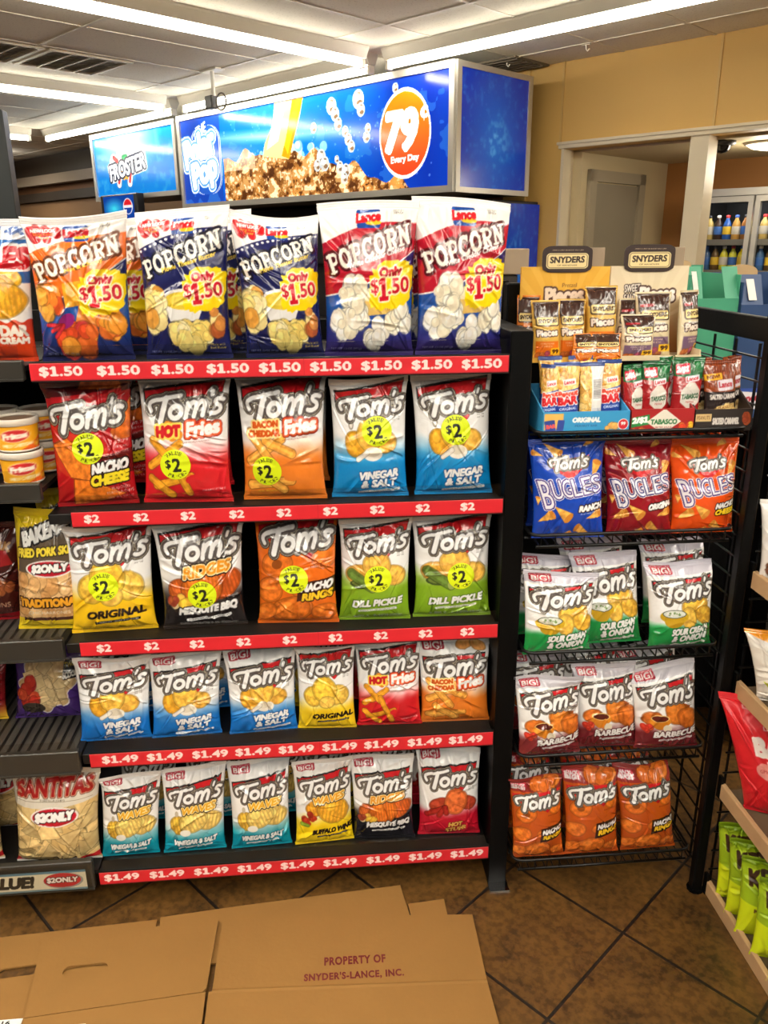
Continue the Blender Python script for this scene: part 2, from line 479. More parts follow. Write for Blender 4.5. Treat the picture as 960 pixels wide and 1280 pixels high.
# slab letters for the popcorn bags
SLAB = {
    'P': [([(.24, .06), (.24, .94)], .11), ([(.06, .05), (.46, .05)], .06), (bez((.06, .93), (.46, .93), n=2) + bez((.46, .93), (.86, .92), (.86, .46), (.46, .44)) + [(.24, .44)], .085)],
    'O': [(arc(.44, .5, .34, .42, 0, 360, 22), .11)],
    'C': [(arc(.46, .5, .36, .42, 48, 318, 20), .105), ([(.74, .94), (.74, .68)], .06)],
    'R': [([(.24, .06), (.24, .94)], .11), ([(.06, .05), (.44, .05)], .06), (bez((.06, .93), (.46, .93), n=2) + bez((.46, .93), (.86, .92), (.86, .48), (.46, .46)) + [(.24, .46)], .085), ([(.46, .44), (.70, .05), (.88, .05)], .085)],
    'N': [([(.20, .06), (.20, .94)], .075), ([(.20, .92), (.72, .08)], .11), ([(.72, .06), (.72, .94)], .075), ([(.04, .05), (.36, .05)], .055), ([(.56, .95), (.90, .95)], .055), ([(.02, .95), (.22, .95)], .055)],
}
def slab_word(c, word, p0, p1, h, col, out=(), lift=0.0):
    n = len(word); dx, dy = p1[0] - p0[0], p1[1] - p0[1]
    for i, ch in enumerate(word):
        t = (i + .5) / n
        x = p0[0] + dx * t; y = p0[1] + dy * t + lift * (1 - (2 * t - 1) ** 2)
        rot = math.atan2(dy - lift * 4 * (2 * t - 1), dx)
        c.strokes(SLAB[ch], x, y, math.hypot(dx, dy) / n * .98, h, (.92, 1.0), col, rot, 0, out)

WHITE = (244, 243, 241); INK = (40, 36, 36); RED = (196, 28, 34); GOLDLINE = (196, 176, 132)

def tom_logo(c, cx, cy, w, h=None, rot=R(6), mini=False):
    k = w / .82
    c.strokes(TOM, cx, cy, w, h or w * .275, TOM_EXT, WHITE, rot, .16,
              [(.040 * k, (40, 35, 33)), (.031 * k, (190, 178, 150)), (.026 * k, (84, 76, 73))])

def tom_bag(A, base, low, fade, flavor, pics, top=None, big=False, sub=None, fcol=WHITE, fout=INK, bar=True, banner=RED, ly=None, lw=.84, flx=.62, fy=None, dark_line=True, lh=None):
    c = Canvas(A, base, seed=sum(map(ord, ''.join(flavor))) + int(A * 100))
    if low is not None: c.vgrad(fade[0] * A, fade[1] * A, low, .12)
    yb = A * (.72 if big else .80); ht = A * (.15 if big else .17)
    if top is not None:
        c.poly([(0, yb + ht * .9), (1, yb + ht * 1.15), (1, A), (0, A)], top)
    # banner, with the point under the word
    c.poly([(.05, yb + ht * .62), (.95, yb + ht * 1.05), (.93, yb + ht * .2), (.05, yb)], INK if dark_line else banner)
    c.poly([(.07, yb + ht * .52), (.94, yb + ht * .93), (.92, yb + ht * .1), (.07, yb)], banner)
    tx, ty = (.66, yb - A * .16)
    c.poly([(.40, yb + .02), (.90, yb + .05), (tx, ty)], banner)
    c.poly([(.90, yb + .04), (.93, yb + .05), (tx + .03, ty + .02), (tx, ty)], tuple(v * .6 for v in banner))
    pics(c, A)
    L = ly or (yb + (-.005 if big else -.035))
    tom_logo(c, .53, L, lw, lh or lw * .275)
    if sub: sub(c, A, L)
    # price lines, right
    for i in range(3): c.text(('$1.49' if big else '$2.79') if i == 0 else 'ANY TIME', .86, yb - A * .10 - i * .03, .10, .018, (110, 105, 100) if sum(base) > 500 else (230, 220, 210))
    f0 = fy or (.235 if big else .20) * A
    for i, t in enumerate(flavor):
        w = min(.58, .072 * len(t) + .03) * (1.22 if len(flavor) == 1 else 1)
        if len(flavor) == 1: w = max(w, .60) if len(t) > 4 else w
        fc = fcol[i] if isinstance(fcol[0], tuple) else fcol
        c.text(t, flx, f0 + .02 - i * .115, w, .092, fc, R(4), .25, [(.012, fout)] if fout else (), .010)
    if bar:
        yq = f0 + .028 - len(flavor) * .115
        c.rrect(flx, yq, .56, .034, .014, WHITE if sum(fcol if not isinstance(fcol[0], tuple) else fcol[0]) > 400 else INK, R(4))
        c.text('0 TRANS FAT - GRADE A POTATOES', flx, yq, .50, .016, tuple(np.asarray(low if low is not None else base) * .6) if sum(fcol if not isinstance(fcol[0], tuple) else fcol[0]) > 400 else WHITE, R(4))
    if big:
        c.rrect(.22, A * .925, .30, .105, .02, (150, 20, 40), R(3)); c.rrect(.22, A * .925, .272, .082, .012, (222, 176, 186), R(3))
        c.text('BIG!', .22, A * .925 - .008, .24, .058, (240, 236, 234), R(3), .1, [(.012, (176, 24, 44))], .004)
        c.text('SNACK', .22, A * .925 + .034, .12, .014, (150, 20, 40), R(3))
    return c

# --- product pictures
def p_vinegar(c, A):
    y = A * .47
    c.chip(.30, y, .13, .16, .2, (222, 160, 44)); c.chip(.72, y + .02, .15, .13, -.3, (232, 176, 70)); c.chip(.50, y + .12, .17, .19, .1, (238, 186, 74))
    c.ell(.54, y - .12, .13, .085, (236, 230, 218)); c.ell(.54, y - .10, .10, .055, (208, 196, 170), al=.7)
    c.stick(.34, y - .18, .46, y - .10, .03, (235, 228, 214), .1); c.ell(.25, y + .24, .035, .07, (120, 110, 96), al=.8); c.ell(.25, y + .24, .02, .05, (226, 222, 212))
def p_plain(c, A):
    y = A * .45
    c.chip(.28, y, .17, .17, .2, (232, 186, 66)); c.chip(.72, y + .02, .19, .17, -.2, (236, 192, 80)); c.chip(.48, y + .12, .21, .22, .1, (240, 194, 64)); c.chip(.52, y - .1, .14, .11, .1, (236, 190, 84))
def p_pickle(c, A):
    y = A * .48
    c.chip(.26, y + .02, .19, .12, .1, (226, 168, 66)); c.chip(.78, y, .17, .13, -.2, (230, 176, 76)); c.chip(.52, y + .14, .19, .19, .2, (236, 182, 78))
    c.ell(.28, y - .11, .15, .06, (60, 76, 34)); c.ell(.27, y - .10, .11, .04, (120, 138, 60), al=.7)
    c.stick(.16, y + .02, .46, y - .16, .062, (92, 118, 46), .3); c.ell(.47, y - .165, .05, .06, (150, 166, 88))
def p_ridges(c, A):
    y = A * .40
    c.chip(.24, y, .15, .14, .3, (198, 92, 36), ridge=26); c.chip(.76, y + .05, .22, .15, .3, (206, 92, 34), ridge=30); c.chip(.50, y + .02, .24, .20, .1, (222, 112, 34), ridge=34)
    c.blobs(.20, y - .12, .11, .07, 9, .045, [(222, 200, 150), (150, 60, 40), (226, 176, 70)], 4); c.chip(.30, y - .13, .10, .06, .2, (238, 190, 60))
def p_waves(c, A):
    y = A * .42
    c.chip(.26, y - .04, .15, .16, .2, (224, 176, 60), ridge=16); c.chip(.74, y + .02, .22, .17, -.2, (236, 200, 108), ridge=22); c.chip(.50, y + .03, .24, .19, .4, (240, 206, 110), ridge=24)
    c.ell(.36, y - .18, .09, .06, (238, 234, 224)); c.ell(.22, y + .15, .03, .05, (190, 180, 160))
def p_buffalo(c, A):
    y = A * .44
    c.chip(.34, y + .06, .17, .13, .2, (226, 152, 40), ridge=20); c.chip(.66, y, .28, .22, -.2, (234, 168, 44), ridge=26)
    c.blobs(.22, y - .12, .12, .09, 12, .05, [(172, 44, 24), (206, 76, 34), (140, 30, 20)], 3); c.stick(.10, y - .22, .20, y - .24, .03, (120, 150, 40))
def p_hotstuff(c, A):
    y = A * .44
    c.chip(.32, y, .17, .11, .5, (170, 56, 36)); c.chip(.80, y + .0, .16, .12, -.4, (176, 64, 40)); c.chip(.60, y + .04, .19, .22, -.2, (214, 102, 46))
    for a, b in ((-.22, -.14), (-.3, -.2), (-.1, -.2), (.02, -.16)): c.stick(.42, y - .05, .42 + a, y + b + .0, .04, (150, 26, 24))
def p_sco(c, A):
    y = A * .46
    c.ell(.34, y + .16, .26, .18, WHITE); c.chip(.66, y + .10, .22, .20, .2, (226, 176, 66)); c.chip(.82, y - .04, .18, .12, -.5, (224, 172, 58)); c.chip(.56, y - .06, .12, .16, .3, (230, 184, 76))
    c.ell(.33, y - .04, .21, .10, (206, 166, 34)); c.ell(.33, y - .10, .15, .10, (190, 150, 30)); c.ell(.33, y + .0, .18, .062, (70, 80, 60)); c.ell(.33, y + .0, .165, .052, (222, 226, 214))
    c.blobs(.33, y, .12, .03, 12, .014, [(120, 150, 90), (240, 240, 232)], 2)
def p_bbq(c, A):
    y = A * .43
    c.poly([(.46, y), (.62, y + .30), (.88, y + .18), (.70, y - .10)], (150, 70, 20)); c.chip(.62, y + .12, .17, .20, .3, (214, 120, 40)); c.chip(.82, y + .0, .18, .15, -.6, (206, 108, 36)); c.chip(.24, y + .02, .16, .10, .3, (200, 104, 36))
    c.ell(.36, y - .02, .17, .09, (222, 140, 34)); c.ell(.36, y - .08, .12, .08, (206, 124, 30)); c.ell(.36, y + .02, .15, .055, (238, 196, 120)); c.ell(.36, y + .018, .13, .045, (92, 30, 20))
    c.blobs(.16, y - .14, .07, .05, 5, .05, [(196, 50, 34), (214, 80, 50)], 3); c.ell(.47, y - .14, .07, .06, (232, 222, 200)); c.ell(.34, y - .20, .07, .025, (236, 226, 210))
def ring(c, x, y, rx, ry, rot, col=(222, 112, 34)):
    c.chip(x, y, rx, ry, rot, col, .25); c.ell(x, y, rx * .36, ry * .36, tuple(v * .62 for v in col), rot)
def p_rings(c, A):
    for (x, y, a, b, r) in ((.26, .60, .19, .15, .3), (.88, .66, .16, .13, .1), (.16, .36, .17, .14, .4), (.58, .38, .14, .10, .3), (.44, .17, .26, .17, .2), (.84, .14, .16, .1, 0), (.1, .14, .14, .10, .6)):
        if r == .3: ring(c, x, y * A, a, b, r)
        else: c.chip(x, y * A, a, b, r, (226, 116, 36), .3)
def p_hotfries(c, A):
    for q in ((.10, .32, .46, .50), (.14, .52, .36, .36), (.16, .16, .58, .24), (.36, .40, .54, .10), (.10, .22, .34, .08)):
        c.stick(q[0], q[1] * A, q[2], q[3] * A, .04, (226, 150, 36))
def p_bacon(c, A):
    for q in ((.10, .34, .50, .52), (.12, .56, .42, .28), (.30, .50, .62, .40), (.10, .14, .60, .18), (.2, .26, .5, .1)):
        c.stick(q[0], q[1] * A, q[2], q[3] * A, .045, (232, 160, 66))
def s_fries(word):
    def f(c, A, L):
        y = L - .235
        if word == 'HOT':
            c.blobs(.33, y, .17, .06, 10, .05, [(236, 180, 50), (230, 140, 40)], 5)
            c.text('HOT', .33, y, .27, .10, RED, R(4), .1, [(.022, (246, 214, 90))], .014)
        else:
            c.text('BACON', .31, y + .045, .30, .06, (206, 84, 24), R(4), .1, [(.018, (250, 224, 150)), (.0, (206, 84, 24))], .008)
            c.text('CHEDDAR', .29, y - .045, .38, .06, (206, 84, 24), R(4), .1, [(.018, (250, 224, 150))], .008)
        c.text('Fries', .73, y + .03, .36, .13, WHITE, R(5), .12, [(.03, (150, 30, 20)), (.018, (222, 90, 40))], .012)
        c.text('ARTIFICIALLY FLAVORED', .66, y - .10, .30, .016, (120, 60, 50), R(4))
    return f
def s_word(word, col, outc):
    def f(c, A, L):
        c.text(word, .58, L - .215, .56, .11, col, R(7), .3, [(.026, (30, 24, 20)), (.012, outc)], .008)
    return f

ART = {}
def art(k):
    if k in ART: return ART[k]
    c = None
    if k == 'vs':
        c = tom_bag(1.48, WHITE, (14, 130, 196), (.26, .56), ['VINEGAR', '& SALT'], p_vinegar, fout=(20, 80, 140))
    elif k == 'vs_s':
        c = tom_bag(1.36, WHITE, (22, 112, 196), (.22, .52), ['VINEGAR', '& SALT'], p_vinegar, big=True, fout=(20, 80, 140))
    elif k == 'orig':
        c = tom_bag(1.30, WHITE, (244, 196, 28), (.32, .52), ['ORIGINAL'], p_plain, fcol=(40, 26, 20), fout=None, flx=.56)
    elif k == 'orig_s':
        c = tom_bag(1.50, WHITE, (246, 206, 30), (.24, .46), ['ORIGINAL'], p_plain, top=(180, 166, 176), fcol=(40, 26, 20), fout=None, flx=.62)
    elif k == 'mesq':
        c = tom_bag(1.18, WHITE, (34, 28, 28), (.26, .56), ['MESQUITE BBQ'], p_ridges, sub=s_word('RIDGES', (232, 150, 36), (250, 226, 170)), flx=.56)
    elif k == 'mesq_s':
        c = tom_bag(1.45, WHITE, (26, 24, 32), (.30, .50), ['MESQUITE BBQ'], p_ridges, big=True, sub=s_word('RIDGES', (222, 150, 46), (250, 226, 170)), flx=.58)
    elif k in ('rings', 'rings_s'):
        A = 1.28 if k == 'rings' else 1.75
        big = k == 'rings_s'
        base = (222, 104, 24) if not big else (188, 80, 22)
        c = Canvas(A, base, seed=11)
        if big:
            c.rect(0, A * .84, 1, A, (142, 44, 40)); c.blobs(.68, A * .92, .26, .06, 5, .13, [(206, 104, 36), (222, 126, 44)], 3)
        yb = A * (.74 if big else .82)
        c.poly([(.04, yb + .13), (.96, yb + .17), (.96, yb), (.04, yb - .03)], RED); c.poly([(.42, yb), (.92, yb + .02), (.68, yb - .22)], (176, 24, 34))
        p_rings(c, A)
        c.poly([(.46, yb - .02), (.90, yb), (.68, yb - .20)], (176, 24, 34)); c.poly([(.90, yb), (.93, yb), (.71, yb - .18), (.68, yb - .20)], (110, 16, 22))
        c.poly([(.50, A * .26), (1, A * .31), (1, A * .47), (.53, A * .44)], (64, 30, 18))
        c.text('NACHO', .77, A * .40, .40, .085, WHITE, R(5), .3, [(.014, (50, 24, 16))], .01)
        c.text('RINGS', .77, A * .40 - .115, .38, .085, (248, 204, 40), R(5), .3, [(.014, (50, 24, 16))], .01)
        c.text('PARTY SIZED', .80, A * .58, .22, .022, (70, 30, 16))
        tom_logo(c, .52, yb - .01, .86, .25)
        if big:
            c.rrect(.16, A * .905, .30, .13, .02, (196, 60, 78)); c.text('SNACK', .16, A * .905 + .03, .24, .045, (240, 220, 222), 0, 0, (), .006); c.text('BIG!', .16, A * .905 - .03, .24, .055, (240, 226, 228), 0, 0, (), .01)
    elif k == 'dill':
        c = tom_bag(1.42, WHITE, (128, 168, 34), (.34, .54), ['DILL PICKLE'], p_pickle, fout=(80, 110, 20), flx=.54)
    elif k in ('hotfries', 'hotfries_s'):
        c = tom_bag(1.30 if k == 'hotfries' else 1.36, WHITE, (206, 30, 38), (.32, .56), [' .'], p_hotfries, sub=s_fries('HOT'), bar=False, fcol=(206, 30, 38), fout=None, top=None if k == 'hotfries' else (170, 150, 150))
        c.text('CORN AND POTATO SNACKS', .82, .16, .26, .02, WHITE, R(3))
    elif k in ('bacon', 'bacon_s'):
        c = tom_bag(1.30 if k == 'bacon' else 1.22, WHITE, (226, 122, 38), (.32, .56), [' .'], p_bacon, sub=s_fries('BACON'), bar=False, fcol=(226, 122, 38), fout=None, big=(k == 'bacon_s'))
        if k == 'bacon_s': c.chip(.66, 1.22 * .94, .13, .05, .2, (220, 150, 80)); c.chip(.84, 1.22 * .93, .11, .05, -.2, (228, 160, 90))
    elif k == 'nacho':
        A = 1.32; c = Canvas(A, (176, 20, 26), seed=5)
        c.vgrad(.0, .5, (160, 18, 24)); c.poly([(0, A * .86), (1, A * .90), (1, A), (0, A)], (86, 18, 20)); c.poly([(.08, A * .74), (.9, A * .8), (.9, A * .92), (.08, A * .87)], (190, 24, 32))
        c.ell(.36, A * .42, .36, .24, (206, 70, 34), al=.5)
        c.tri_chip([(.40, A * .93), (.44, A), (.86, A), (.90, A * .92)], (206, 104, 44)); c.tri_chip([(.76, A * .60), (1.0, A * .84), (.98, A * .54), (.80, A * .54)], (214, 104, 34))
        c.tri_chip([(.02, A * .50), (.22, A * .56), (.50, A * .38), (.52, A * .22), (.22, A * .26)], (226, 124, 40)); c.tri_chip([(.22, A * .02), (.26, A * .24), (.50, A * .22), (.86, A * .10), (.5, A * .03)], (228, 118, 32))
        c.poly([(.50, A * .24), (1, A * .27), (1, A * .46), (.5, A * .40)], (96, 20, 20))
        c.text('NACHO', .72, A * .33, .44, .10, WHITE, R(6), .3, [(.016, (30, 14, 12))], .012); c.text('CHEESE', .70, A * .33 - .125, .46, .10, (244, 222, 40), R(6), .3, [(.016, (30, 14, 12))], .012)
        for i, t in enumerate(('$2.79', 'RETAIL', 'ANYTIME')): c.text(t, .88, A * .52 - i * .05, .16, .035 if i == 0 else .022, (232, 210, 206), R(3))
        c.text('FLAVORED', .82, A * .155, .22, .03, (236, 190, 186), R(3)); c.text('TORTILLA CHIPS', .80, A * .12, .34, .03, (236, 190, 186), R(3)); c.text('NET WT 5.0 OZ', .80, A * .075, .32, .022, (236, 160, 150), R(3))
        tom_logo(c, .48, A * .725, .86, .25)
    elif k == 'waves':
        c = tom_bag(1.50, WHITE, (8, 142, 164), (.16, .42), ['VINEGAR & SALT'], p_waves, big=True, sub=s_word('WAVES', (228, 172, 46), (248, 226, 160)), fout=(10, 90, 110), flx=.52, fy=.25)
    elif k == 'buffalo':
        c = tom_bag(1.55, WHITE, (248, 212, 24), (.26, .44), ['BUFFALO WING'], p_buffalo, big=True, sub=s_word('WAVES', (228, 160, 40), (248, 226, 160)), fcol=(40, 26, 20), fout=None, flx=.64, fy=.30)
    elif k == 'hotstuff':
        c = tom_bag(1.50, WHITE, (190, 22, 44), (.26, .42), [' .'], p_hotstuff, big=True, bar=False, fcol=(190, 22, 44), fout=None)
        c.text('HOT', .60, .28, .22, .08, (222, 172, 80), R(6), .2, [(.012, (120, 20, 24))], .008); c.text('STUFF', .60, .17, .32, .08, (222, 172, 80), R(6), .2, [(.012, (120, 20, 24))], .008)
    elif k == 'sco':
        c = tom_bag(1.22, WHITE, (24, 140, 66), (.26, .38), ['SOUR CREAM', '& ONION'], p_sco, big=True, fout=(16, 96, 46), flx=.60, top=(206, 202, 214))
    elif k == 'bbq':
        c = tom_bag(1.28, WHITE, (116, 34, 40), (.24, .40), ['BARBECUE'], p_bbq, big=True, fout=(70, 20, 24), flx=.62, top=(200, 196, 204))
    elif k in ('pop_hot', 'pop_butter', 'pop_white'):
        A = {'pop_hot': 1.34, 'pop_butter': 1.42, 'pop_white': 1.32}[k]
        navy = (26, 30, 84) if k != 'pop_white' else (48, 32, 104)
        c = Canvas(A, navy, seed=3)
        band = {'pop_hot': (228, 106, 26), 'pop_butter': navy, 'pop_white': (180, 22, 44)}[k]
        if k != 'pop_butter':
            c.vgrad(A * .3, A * .62, (24, 92, 178)); c.vgrad(A * .02, A * .42, navy)
            low = [(x, A * (.40 + .30 * x - .06 * math.sin(x * 3.1) + .0)) for x in np.linspace(0, 1, 12)]
            c.poly(low + [(1, A), (0, A)], WHITE); c.poly([(x, y + .012) for x, y in low] + [(1, A), (0, A)], band)
        top = [(x, A * (.74 + .12 * x + .05 * math.sin(x * 3.1))) for x in np.linspace(0, 1, 12)]
        c.poly(top + [(1, A), (0, A)], (244, 242, 238))
        if k == 'pop_butter':
            for i in range(16): c.ell((i + .5) / 16, A * (.74 + .12 * (i + .5) / 16 + .05 * math.sin((i + .5) / 16 * 3.1)) - .03, .016, .012, WHITE)
        # red new-look splash and maker's badge
        if k != 'pop_white':
            c.blobs(.20, A * .885, .14, .055, 14, .05, [(192, 24, 34)], 8)
            c.text('NEW LOOK', .20, A * .91, .24, .03, WHITE, R(3), .1, (), .004); c.text('Same Great', .20, A * .885, .2, .026, (250, 210, 60), R(3)); c.text('Taste', .20, A * .862, .1, .026, (250, 210, 60), R(3))
        bx = .52 if k != 'pop_white' else .50
        c.rrect(bx, A * .885, .24, .15, .02, (24, 70, 150)); c.poly([(bx - .14, A * .88), (bx + .14, A * .905), (bx + .14, A * .93), (bx - .14, A * .90)], WHITE)
        c.rrect(bx, A * .893, .27, .075, .012, (246, 246, 244), R(4)); c.ell(bx + .05, A * .86, .08, .02, (232, 190, 40))
        c.text('Lance', bx, A * .895, .24, .07, (200, 24, 36), R(4), .15, (), .008)
        c.text('BEST BY', .80, A * .935, .10, .018, (120, 116, 110)); c.text('04MAR', .80, A * .92, .10, .018, (120, 116, 110))
        slab_word(c, 'POPCORN', (.06, A * .60), (.93, A * .80), .165, (246, 240, 228), [(.026, tuple(v * .45 for v in band))], .012)
        flav = {'pop_hot': 'Hot & Cheesy', 'pop_butter': 'Movie Theater Butter', 'pop_white': 'White Cheddar Cheese'}[k]
        c.text(flav, .58, A * .655, .62 if k != 'pop_hot' else .40, .042, (246, 214, 70) if k != 'pop_white' else WHITE, R(14), .1, (), .003)
        if k == 'pop_butter':
            c.ell(.50, A * .40, .26, .12, (244, 242, 238)); c.poly([(.24, A * .40), (.76, A * .40), (.66, A * .27), (.34, A * .27)], (236, 234, 230)); c.ell(.50, A * .405, .22, .085, (226, 196, 60)); c.ell(.46, A * .41, .12, .05, (240, 214, 90))
            c.blobs(.16, A * .36, .11, .22, 22, .075, [(238, 214, 130), (246, 232, 176), (214, 150, 60), (240, 220, 150)], 2); c.blobs(.58, A * .17, .19, .14, 24, .08, [(240, 218, 130), (248, 236, 180), (236, 206, 110)], 6); c.blobs(.86, A * .27, .06, .1, 8, .06, [(170, 84, 40), (238, 210, 140), (200, 130, 60)], 9)
            c.text('Made with', .86, A * .105, .16, .024, (246, 214, 90)); c.text('Real Butter', .86, A * .083, .18, .024, (246, 214, 90))
        elif k == 'pop_hot':
            c.poly([(.34, A * .38), (.34, A * .54), (.56, A * .56), (.60, A * .40)], (236, 164, 40)); c.blobs(.18, A * .42, .12, .12, 12, .08, [(214, 84, 36), (232, 130, 44), (226, 160, 60)], 2)
            c.poly([(.44, A * .28), (.52, A * .46), (.68, A * .38), (.70, A * .24)], (228, 140, 60)); c.blobs(.80, A * .28, .13, .13, 16, .075, [(222, 110, 40), (232, 150, 50), (206, 74, 36)], 5); c.blobs(.46, A * .16, .18, .14, 20, .09, [(212, 70, 34), (226, 104, 40), (234, 150, 50), (190, 50, 50)], 7)
            c.ell(.34, A * .29, .10, .06, (140, 30, 110), .5)
            for a in (.12, .16, .2): c.stick(.30, A * .26, a, A * (.26 - (a - .12)), .018, (190, 40, 50))
        else:
            c.poly([(.40, A * .38), (.44, A * .46), (.92, A * .44), (.92, A * .30), (.46, A * .28)], (224, 184, 100)); c.poly([(.40, A * .38), (.44, A * .46), (.66, A * .45), (.62, A * .37)], (240, 226, 190))
            for xx in (.72, .78, .84): c.stick(xx, A * .32, xx + .01, A * .40, .012, (190, 140, 60))
            for (bx_, by_, q) in ((.32, .43, 1), (.24, .23, 2), (.58, .15, 3), (.84, .24, 4), (.36, .30, 5)):
                c.blobs(bx_, A * by_, .12, .11, 14, .065, [(246, 240, 222), (238, 228, 200), (250, 246, 234)], q)
        # yellow price burst
        rg = np.random.default_rng(4); pts = []
        for a in np.linspace(0, 2 * math.pi, 40, endpoint=False):
            r = 1 + .05 * rg.standard_normal(); pts.append((.745 + .25 * r * (abs(math.cos(a)) ** .7) * math.copysign(1, math.cos(a)), A * .475 + .205 * r * (abs(math.sin(a)) ** .7) * math.copysign(1, math.sin(a)) + .14 * (math.cos(a))* .35))
        c.poly(pts, (250, 216, 10))
        c.text('Only', .74, A * .555, .24, .095, (190, 16, 40), R(5), .0, [(.014, (252, 238, 190))], .008)
        c.text('$', .565, A * .465, .085, .135, (196, 16, 40), R(5), 0, [(.014, (252, 238, 190))], .004); c.text('1', .66, A * .45, .10, .18, (196, 16, 40), R(5), 0, [(.014, (252, 238, 190))], .010); c.text('.50', .83, A * .475, .23, .125, (196, 16, 40), R(5), 0, [(.014, (252, 238, 190))], .007)
        c.text('NET WT. 3.5 OZ. (99.2g)', .24, A * .055, .34, .026, (170, 176, 206))
    elif k in ('bug_ranch', 'bug_orig', 'bug_nacho'):
        A = 1.38
        base, ol, f = {'bug_ranch': ((22, 66, 172), (60, 40, 130), ['RANCH']), 'bug_orig': ((140, 18, 30), (40, 36, 110), ['ORIGINAL']), 'bug_nacho': ((224, 78, 18), (70, 40, 120), ['NACHO', 'CHEESE'])}[k]
        c = Canvas(A, base, seed=21)
        for (x, y, r, L) in ((.30, .90, -.7, .2), (.75, .95, .5, .12), (.86, .70, 1.2, .2), (.38, .30, -.7, .24), (.16, .24, .6, .2), (.84, .26, .3, .2), (.68, .10, 2.6, .2), (.10, .86, 2.8, .12), (.06, .40, 1.5, .1), (.44, .06, .2, .14)):
            dx, dy = math.cos(r), math.sin(r); px, py = -dy, dx; X, Y = x, y * A
            c.tri_chip([(X - dx * L * .6, Y - dy * L * .6), (X + dx * L * .5 + px * L * .36, Y + dy * L * .5 + py * L * .36), (X + dx * L * .5 - px * L * .36, Y + dy * L * .5 - py * L * .36)], (232, 172, 78), .3)
            c.ell(X + dx * L * .5, Y + dy * L * .5, L * .36, L * .16, (206, 132, 46), r + 1.57)
        c.poly([(.22, A * .80), (.78, A * .84), (.76, A * .76), (.50, A * .62), (.24, A * .74)], RED)
        tom_logo(c, .50, A * .775, .52, .15)
        for i, ch in enumerate('BUGLES'):
            h = (.38, .25, .24, .23, .23, .23)[i]; x = .17 + i * .142
            c.text(ch, x, A * .50 + .016 * i + (.02 if i else -.04), .135, h, (236, 234, 240), R(8), -.12, [(.026, WHITE), (.018, ol)], .0)
        for i, t in enumerate(f): c.text(t, .80, A * .345 - i * .10, .34 if len(t) < 7 else .42, .075, WHITE if i == 0 else (250, 214, 40), R(5), .3, [(.014, (40, 20, 20))], .01)
        if k == 'bug_ranch': c.text('Artificially Flavored', .80, A * .29, .32, .025, WHITE, R(5))
    elif k == 'ruffles':
        A = 1.42; c = Canvas(A, (30, 92, 160), seed=9)
        c.rect(0, A * .86, 1, A, (222, 224, 228)); c.text('2X! 4X!', .72, A * .92, .5, .07, (60, 90, 150), 0, .2, (), .01)
        c.poly([(0, A * .54), (.5, A * .58), (1, A * .56), (1, A * .2), (0, A * .2)], (238, 234, 228)); c.chip(.78, A * .62, .16, .09, -.5, (240, 182, 40)); c.chip(.55, A * .50, .3, .16, .2, (242, 180, 40), ridge=26); c.chip(.74, A * .44, .22, .17, .1, (238, 172, 40), ridge=26)
        c.poly([(x, A * (.30 + .012 * math.sin(x * 40))) for x in np.linspace(0, 1, 60)] + [(1, 0), (0, 0)], (206, 60, 22))
        c.text('RUFFLES', .50, A * .75, .98, .19, (190, 20, 34), R(-3), 0, [(.028, WHITE)], .02)
        c.text('CHEDDAR', .62, A * .235, .66, .10, (246, 236, 222), R(-1), 0, (), .012); c.text('& SOUR CREAM', .62, A * .165, .66, .06, (246, 236, 222), R(-1), 0, (), .008)
    elif k == 'baken':
        A = 1.45; c = Canvas(A, (226, 196, 30), seed=10)
        c.poly([(0, A * .12), (1, A * .1), (1, A * .88), (.1, A * .86)], (86, 72, 56)); c.mottled((c.Y < A * .52) & (c.Y > A * .12), (196, 150, 96), .3); c.blobs(.5, A * .34, .5, .26, 34, .10, [(206, 160, 104), (190, 140, 84), (220, 180, 126)], 3)
        c.text('BAKEN-ETS', .56, A * .86, .86, .15, (238, 238, 234), R(18), .1, [(.024, (40, 36, 34))], .014); c.text('FRIED PORK SKINS', .52, A * .69, .92, .09, (230, 206, 60), R(4), 0, [(.014, (50, 40, 20))], .008)
        c.ell(.56, A * .555, .36, .10, (226, 222, 216)); c.ell(.56, A * .555, .335, .085, (170, 24, 40)); c.text('$2ONLY', .56, A * .555, .52, .09, (236, 236, 234), R(2), .1, [(.012, (40, 36, 34))], .012)
        c.text('TRADITIONAL', .52, A * .27, .92, .09, (226, 160, 40), R(1), 0, [(.018, (60, 30, 16))], .012); c.text('CHICHARRONES', .52, A * .18, .62, .04, (226, 216, 196)); c.rect(.12, A * .105, .9, A * .135, (74, 36, 26))
    elif k == 'santitas':
        A = 1.30; c = Canvas(A, (214, 180, 116), seed=12)
        rg = np.random.default_rng(2)
        for i in range(46):
            x, y, s_, a = rg.random(), rg.random() * A * .66 + .08, .12 + .08 * rg.random(), rg.random() * 6
            c.tri_chip([(x + s_ * math.cos(a + k_), y + s_ * math.sin(a + k_)) for k_ in (0, 2.0, 4.2)], tuple(np.array((222, 192, 130)) * (.82 + .26 * rg.random())), .12)
        c.poly([(0, A), (1, A), (1, A * .72), (.5, A * .68), (0, A * .69)], (214, 206, 190)); c.rect(.05, A * .74, .95, A * .745, (150, 140, 120)); c.rect(.3, A * .955, .62, A, (140, 70, 30))
        c.text('SANTITAS', .51, A * .855, .86, .17, (160, 30, 26), R(2), 0, [(.016, (70, 20, 20)), (.010, (200, 150, 120))], .012)
        c.text('TORTILLA CHIPS', .5, A * .755, .3, .02, (90, 80, 70)); c.ell(.53, A * .60, .285, .125, (232, 220, 214)); c.ell(.53, A * .60, .262, .108, (178, 24, 40)); c.text('$2ONLY', .53, A * .60, .44, .11, (246, 244, 240), R(3), .1, [(.012, (60, 20, 24))], .014)
